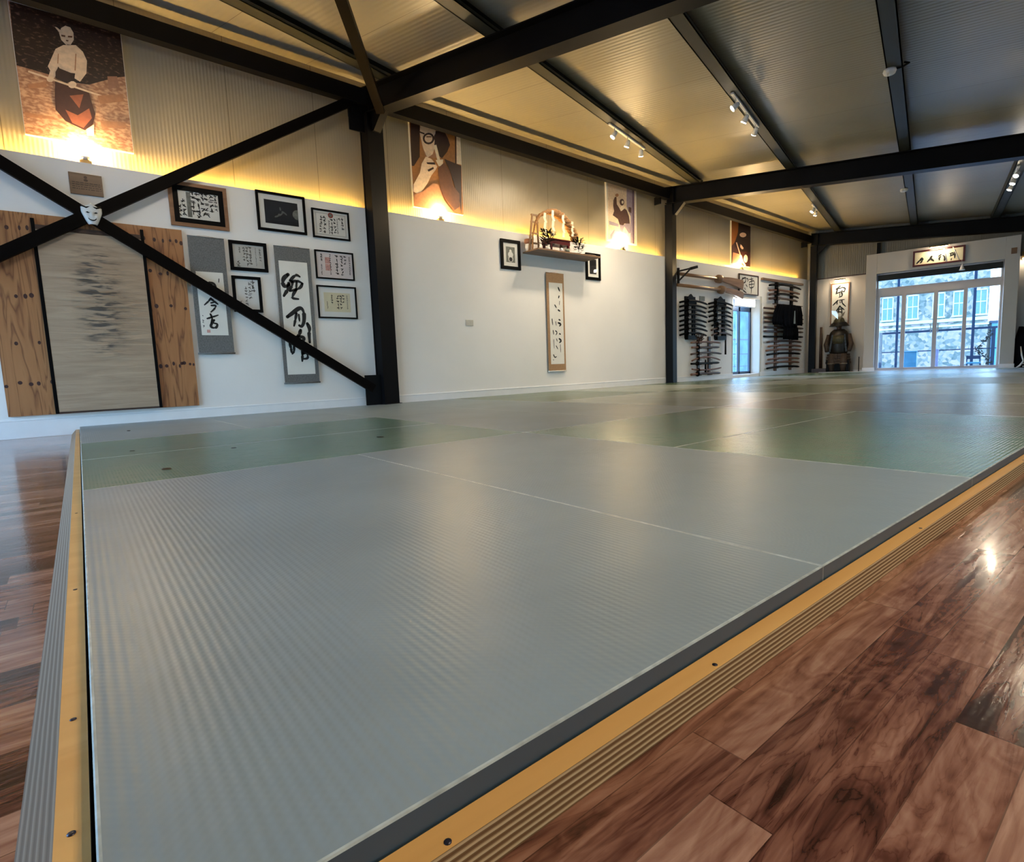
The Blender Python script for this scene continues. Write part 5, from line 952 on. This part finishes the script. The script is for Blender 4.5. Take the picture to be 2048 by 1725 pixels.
# dark bag with pale trailing strap at the right edge
t = thing('black_cover', 'peaked black cloth cover right of the door surround at the picture edge', 'cover', ev(1.75, .002, 15.74), TH)
m = MB(); n = 16; vs = []
for z, r in ((0, .34), (.25, .33), (.55, .30), (.75, .22), (.92, .03)):
    for i in range(n): a = 2*math.pi*i/n; q = r*(1+.07*math.sin(3*a+z*4)); vs.append((q*math.cos(a)-(.26 if z > .8 else .14*z), q*math.sin(a)*.7, z))
m.add(vs, [(j*n+i, j*n+(i+1) % n, (j+1)*n+(i+1) % n, (j+1)*n+i) for j in range(4) for i in range(n)] + [tuple(4*n+i for i in range(n))], 0, True); m.build('cloth_shell', 'blackcloth', t)
MB().tube([(-.26, -.20, .50), (-.24, -.24, .32), (-.21, -.27, .2), (-.27, -.28, .1), (-.33, -.28, .05)], [.008, .014, .018, .018, .014], 8).build('white_strap', 'china', t)
m = MB(); rnd = random.Random(8)
for k in range(7): m.ball((-.22+.05*rnd.random()*k, -.28, .06+.12*rnd.random()), .014, 0, 8)
m.build('white_tassel', 'china', t)
t = thing('wall_lamp', 'small brass wall lamp beside the door surround at the right edge', 'lamp', ev(1.50, 2.33, 15.97), TH); MB().box(-.04, .04, -.03, 0, 0, .16).build('bracket', 'brass', t); MB().lathe([(.05, 0), (.045, .05), (.02, .10)], (0, -.10, .02), 12).build('shade', 'brass', t); MB().ball((0, -.10, .02), .028, 0).build('bulb', 'bulb', t)
tag(MB().box(-.045, .045, -.03, 0, 0, .12).build('junction_box', 'shelfwood', loc=ev(1.30, 2.42, 15.60), rz=TH), 'small brown box on the right upper corner of the door surround', 'box')
tag(MB().box(-.035, .035, -.035, .035, 0, .30).build('wall_post', 'steel', loc=ev(-1.07, 2.79, 15.95), rz=TH), 'short dark steel post above the left end of the door surround', 'post')

# ------------------------------------------------------------------ lamps
def light(kind, name, loc, energy, col, parent=None, rot=None, **kw):
    l = bpy.data.lights.new(name, kind); l.energy = energy; l.color = col
    for k, v in kw.items(): setattr(l, k, v)
    o = bpy.data.objects.new(name, l); COL.objects.link(o); o.location = loc
    if rot is not None: o.rotation_euler = rot
    if parent is not None: o.parent = parent
    return o
for k, (a, b) in enumerate([(-3.1, 4.36), (4.66, 10.05), (10.28, 14.5)]) if 0 else enumerate([(-3.1, 2.86), (3.2, 8.72), (9.2, 14.4)]):
    t = thing('led_strip', ['warm yellow light strip on the ledge behind the certificates, left of the nearest column', 'warm yellow light strip on the ledge of the middle bay behind the shelf', 'warm yellow light strip on the ledge above the sword racks'][k], 'light strip', (-6.325, (a+b)/2, HL), LW, 'light strips on the wall ledge')
    L = (b-a)/2; MB().box(-L, L, -.008, .008, .001, .006).build('channel', 'whitep', t); MB().box(-L, L, -.006, .006, .006, .010).build('light_diffuser', 'led', t)
ul = ['uplight below the poster of the staff bearer', 'uplight below the poster of the person in round glasses', 'uplight below the pale poster with the raised arm', 'uplight below the poster above the sword racks']
UP = [20, 22, 16, 18]
for k, y in enumerate((.255, 3.95, 7.62, 11.58)):
    t = thing('uplight', 'small brass '+ul[k], 'lamp', (-6.340, y, HL+.001), LW, 'uplights on the wall ledge')
    MB().box(-.045, .045, -.03, .03, 0, .045).build('lamp_base', 'brass', t, bevel=.004); MB().lathe([(.024, .045), (.034, .062), (.036, .085), (.030, .085), (.02, .05)], (0, 0, 0), 14).build('reflector', 'silver', t); MB().ball((0, 0, .082), .024, 0).build('bulb', 'bulbup', t)
    light('POINT', 'uplight_glow', (0, -.01, .13), UP[k]*1.1, (1, .70, .33), t, shadow_soft_size=.03)
# spotlight rows under the purlins
def spot_row(label, u, vs_, aims, energy, parts=True):
    vc = sum(vs_)/len(vs_); z = roofz(u, 3.30); t = thing('spotlight_rail', label, 'lamp', uvp(u+.03, vc, z), TH, 'spotlight rows under the purlins')
    MB().box(-.018, .018, vs_[0]-vc-.15, vs_[-1]-vc+.12, -.022, 0).build('rail', 'whitep', t, bevel=.003)
    for k, v in enumerate(vs_):
        y = v-vc; h = bpy.data.objects.new('spotlight_head', None)
        d = Vector(aims[k]) - uvp(u+.03, v, z-.10); dl = Matrix.Rotation(-TH, 4, 'Z') @ d; dl.normalize()
        c = Vector((0, y, -.095)); m = MB(); m.tube([c-dl*.045, c-dl*.03, c+dl*.045], [.016, .026, .036], 14)
        MB().tube([(0, y, -.02), (0, y, -.06), tuple(c-dl*.03)], .006, 6).build('stem', 'whitep', t)
        b = m.build('lamp_head', 'whitep', t); m = MB(); m.tube([c+dl*.0455, c+dl*.050], .031, 14); m.build('lens', 'bulb', b)
        q = dl.to_track_quat('-Z', 'Y'); light('SPOT', 'spot_beam', c+dl*.062, energy, (1, .82, .58), t, q.to_euler(), spot_size=math.radians(95), spot_blend=.6, shadow_soft_size=.03)
        bpy.data.objects.remove(h)
E1 = 28
spot_row('row of three warm spotlights above the shelf, on the purlin nearest the wall', -3.49, (6.98, 7.38, 7.82), [(-6.3, 4.6, 1.2), (-6.3, 6.2, 1.2), (-6.3, 8.0, 1.2)], E1)
spot_row('row of three warm spotlights on the next purlin, right of the shelf lights', -1.93, (6.95, 7.38, 7.85), [(-6.3, 4.2, .9), (-5.6, 6.6, 0.4), (-6.3, 8.8, 1.0)], E1)
spot_row('row of two bright spotlights in the far bay near the corner', -2.0, (12.70, 13.0), [(-6.3, 10.8, 1.1), (-6.3, 13.2, 1.1)], E1)
spot_row('row of three warm spotlights at the right edge of the view', .93, (11.75, 12.2, 12.6), [(-3, 9, 0), (-3, 11, 0), (-3.6, 12, 0)], E1*.35)
spot_row('row of three warm spotlights overhead, beyond the top edge of the view', .93, (7.0, 7.4, 7.8), [(-3, 5, 0), (-2, 6.5, 0), (-5, 8, 0)], E1*.5)
spot_row('row of three added warm fill spotlights, unseen, near the left wall', -3.49, (1.2, 1.6, 2.0), [(-6.3, .2, 1.2), (-6.3, 1.2, 1.3), (-6.3, 2.3, 1.3)], E1*.3)  # unseen row, added as fill for the near left wall
spot_row('row of three added warm fill spotlights, unseen, on the right', .93, (1.2, 1.6, 2.0), [(-.2, 1.6, 0), (0.2, .6, 0), (-.2, 1, 0)], E1*1.15)  # unseen row, added to warm the near floor and plywood edge
# smoke detectors
for u, v, lb in ((-.46, 7.15, 'white round smoke detector on the purlin, nearer one'), (-.50, 12.25, 'white round smoke detector on the purlin, farther one')):
    t = thing('smoke_detector', lb, 'smoke detector', uvp(u+.02, v, roofz(u, 3.30)), TH, 'smoke detectors'); MB().lathe([(.055, 0), (.06, -.02), (.05, -.045), (.02, -.055)], (0, 0, 0), 18).build('detector_body', 'whitep', t)
    if v < 9: MB().tube([(.03, 0, -.01), (.10, .03, .0), (.16, .05, .03), (.12, .08, .06)], .010, 6).build('cable_loop', 'steel', t)

# ------------------------------------------------------------------ outside : balcony, street, stone house
struct(MB().box(-3, 6, 16.16, 17.75, -.12, -.02).build('floor.001', 'deck', rz=TH))
t = thing('balcony_railing', 'dark blue steel railing outside the glass doors', 'railing', uvp(0, 17.6, -.02), TH)
MB().box(-2.6, 4.5, -.02, .02, .995, 1.045).build('top_rail', 'bluerail', t); MB().box(-2.6, 4.5, -.012, .012, .51, .535).build('middle_rail', 'bluerail', t)
for u in (-2.2, -1.06, 1.19, 2.6, 3.9): MB().box(u-.035, u+.035, -.03, .03, 0, 1.0).build('rail_post', 'bluerail', t)
for u, lb in ((-.71, 'left tall dark blue post outside the glass doors'), (.80, 'right tall dark blue post outside the glass doors')):
    tag(MB().box(-.028, .028, -.028, .028, 0, 3.2).build('balcony_post', 'bluerail', loc=uvp(u, 17.45, -.02), rz=TH), lb, 'post', 'tall balcony posts')
tag(MB().box(-.13, .13, -.12, .12, 0, .50).box(-.14, .14, -.13, .13, .50, .53).build('plastic_bin', 'bluebin', loc=uvp(-.40, 17.1, -.02), rz=TH, bevel=.01), 'light blue bin on the balcony behind the second door pane', 'bin')
tag(MB().box(-.06, .06, -.08, .08, 0, .56).build('storage_box', 'mauvebox', loc=uvp(.10, 17.1, -.02), rz=TH, bevel=.01), 'narrow mauve box on the balcony behind the third door pane', 'box')
t = thing('garden_chair', 'low blue garden chair on the balcony behind the right door pane', 'chair', uvp(.82, 17.0, -.02), TH)
MB().box(-.13, .13, -.12, .12, .17, .21).build('seat', 'bluebin', t, bevel=.01)
for sx in (-.12, .12):
    for sy in (-.11, .11): MB().box(sx-.012, sx+.012, sy-.012, sy+.012, 0, .17 if sy < 0 else .36).build('leg', 'bluerail', t)
MB().box(-.13, .13, .10, .125, .28, .36).build('backrest', 'bluerail', t)
# climbing plant on the railing
t = thing('climbing_plant', 'thin leafy plant climbing the right part of the railing', 'plant', uvp(1.02, 17.45, -.02), TH); m = MB(); rnd = random.Random(12)
for k in range(70):
    z = rnd.uniform(.15, .95); c = Vector((.10*math.sin(z*9)+rnd.uniform(-.07, .07), rnd.uniform(-.04, .04), z)); a = rnd.uniform(0, 6.28); d = Vector((math.cos(a), .3, math.sin(a)))*.035; w = Vector((-d.z, 0, d.x))*.4
    m.add([c-d, c+w, c+d, c-w], [(0, 1, 2, 3)])
m.build('foliage', 'leaf', t); MB().tube([(.10*math.sin(z/10*9), 0, z/10) for z in range(0, 10)], .006, 5).build('stem', 'leaf', t)
t = thing('stone_house', 'pale stone house with white sash windows across the street', 'building', uvp(-2, 45, -3.5), TH)
MB().box(-7, 4.75, 0, 6, 0, 13.5).build('stone_wall', 'stone', t)
MB().box(-7.05, 4.80, -.12, 0, 5.9, 6.1).box(-7.05, 4.80, -.06, 0, 5.6, 5.72).build('string_course', 'stone2', t)
for u in (-3.7, -2.40, -1.04, .30, 1.33, 2.35):
    x = u+2; w = MB().box(x-.32, x-.26, -.08, .0, 6.25, 7.8).box(x+.26, x+.32, -.08, .0, 6.25, 7.8).box(x-.32, x+.32, -.08, 0, 7.72, 7.8).box(x-.36, x+.36, -.14, 0, 6.18, 6.28).box(x-.26, x+.26, -.05, 0, 7.0, 7.06).box(x-.02, x+.02, -.04, 0, 6.28, 7.72).build('sash_window', 'stone2', t)
    MB().box(x-.26, x+.26, -.02, .02, 6.28, 7.72).build('window_pane', 'darkpane', w)
    w2 = MB().box(x-.32, x-.26, -.08, .0, 9.6, 11.2).box(x+.26, x+.32, -.08, .0, 9.6, 11.2).box(x-.36, x+.36, -.14, 0, 9.52, 9.62).build('sash_window', 'stone2', t); MB().box(x-.26, x+.26, -.02, .02, 9.62, 11.2).build('window_pane', 'darkpane', w2)
t = thing('blue_house', 'low blue painted house beside the stone house across the street', 'building', uvp(4.9, 46, -3.5), TH); MB().box(-1.9, 3, 0, 5, 0, 5.7).build('painted_wall', 'bluebin', t); MB().box(-2.0, 3.1, -.1, 5.1, 5.7, 5.85).build('roof_edge', 'bluerail', t)
struct(MB().box(-60, 60, -40, 90, -3.62, -3.5).build('floor.002', 'street', rz=0))
# seen through the side door : railing and a pale wall
t = thing('balcony_railing', 'blue steel railing seen through the side door', 'railing', (-7.6, 14.5, -.02)); MB().box(-.02, .02, -3.5, 2.5, 1.0, 1.03).box(-.015, .015, -3.5, 2.5, .62, .645).box(-.015, .015, -3.5, 2.5, .30, .32).build('rail', 'bluerail', t)
for y in (-3, -1.6, -.2, 1.2, 2.4): MB().box(-.02, .02, y-.02, y+.02, 0, 1.0).build('rail_post', 'bluerail', t)
struct(MB().box(-8.6, -6.56, 9.5, 19, -.12, -.02).build('floor.003', 'deck'))
t = thing('white_house', 'pale rendered house seen through the side door', 'building', (-24, 34, -3.5)); MB().box(-9, 5, 0, 6, 0, 8.6).build('rendered_wall', 'render2', t)
for x in (-6, -3, 0, 3): MB().box(x-.5, x+.5, -.05, .02, 3.6, 5.0).build('window_pane', 'darkpane', t)
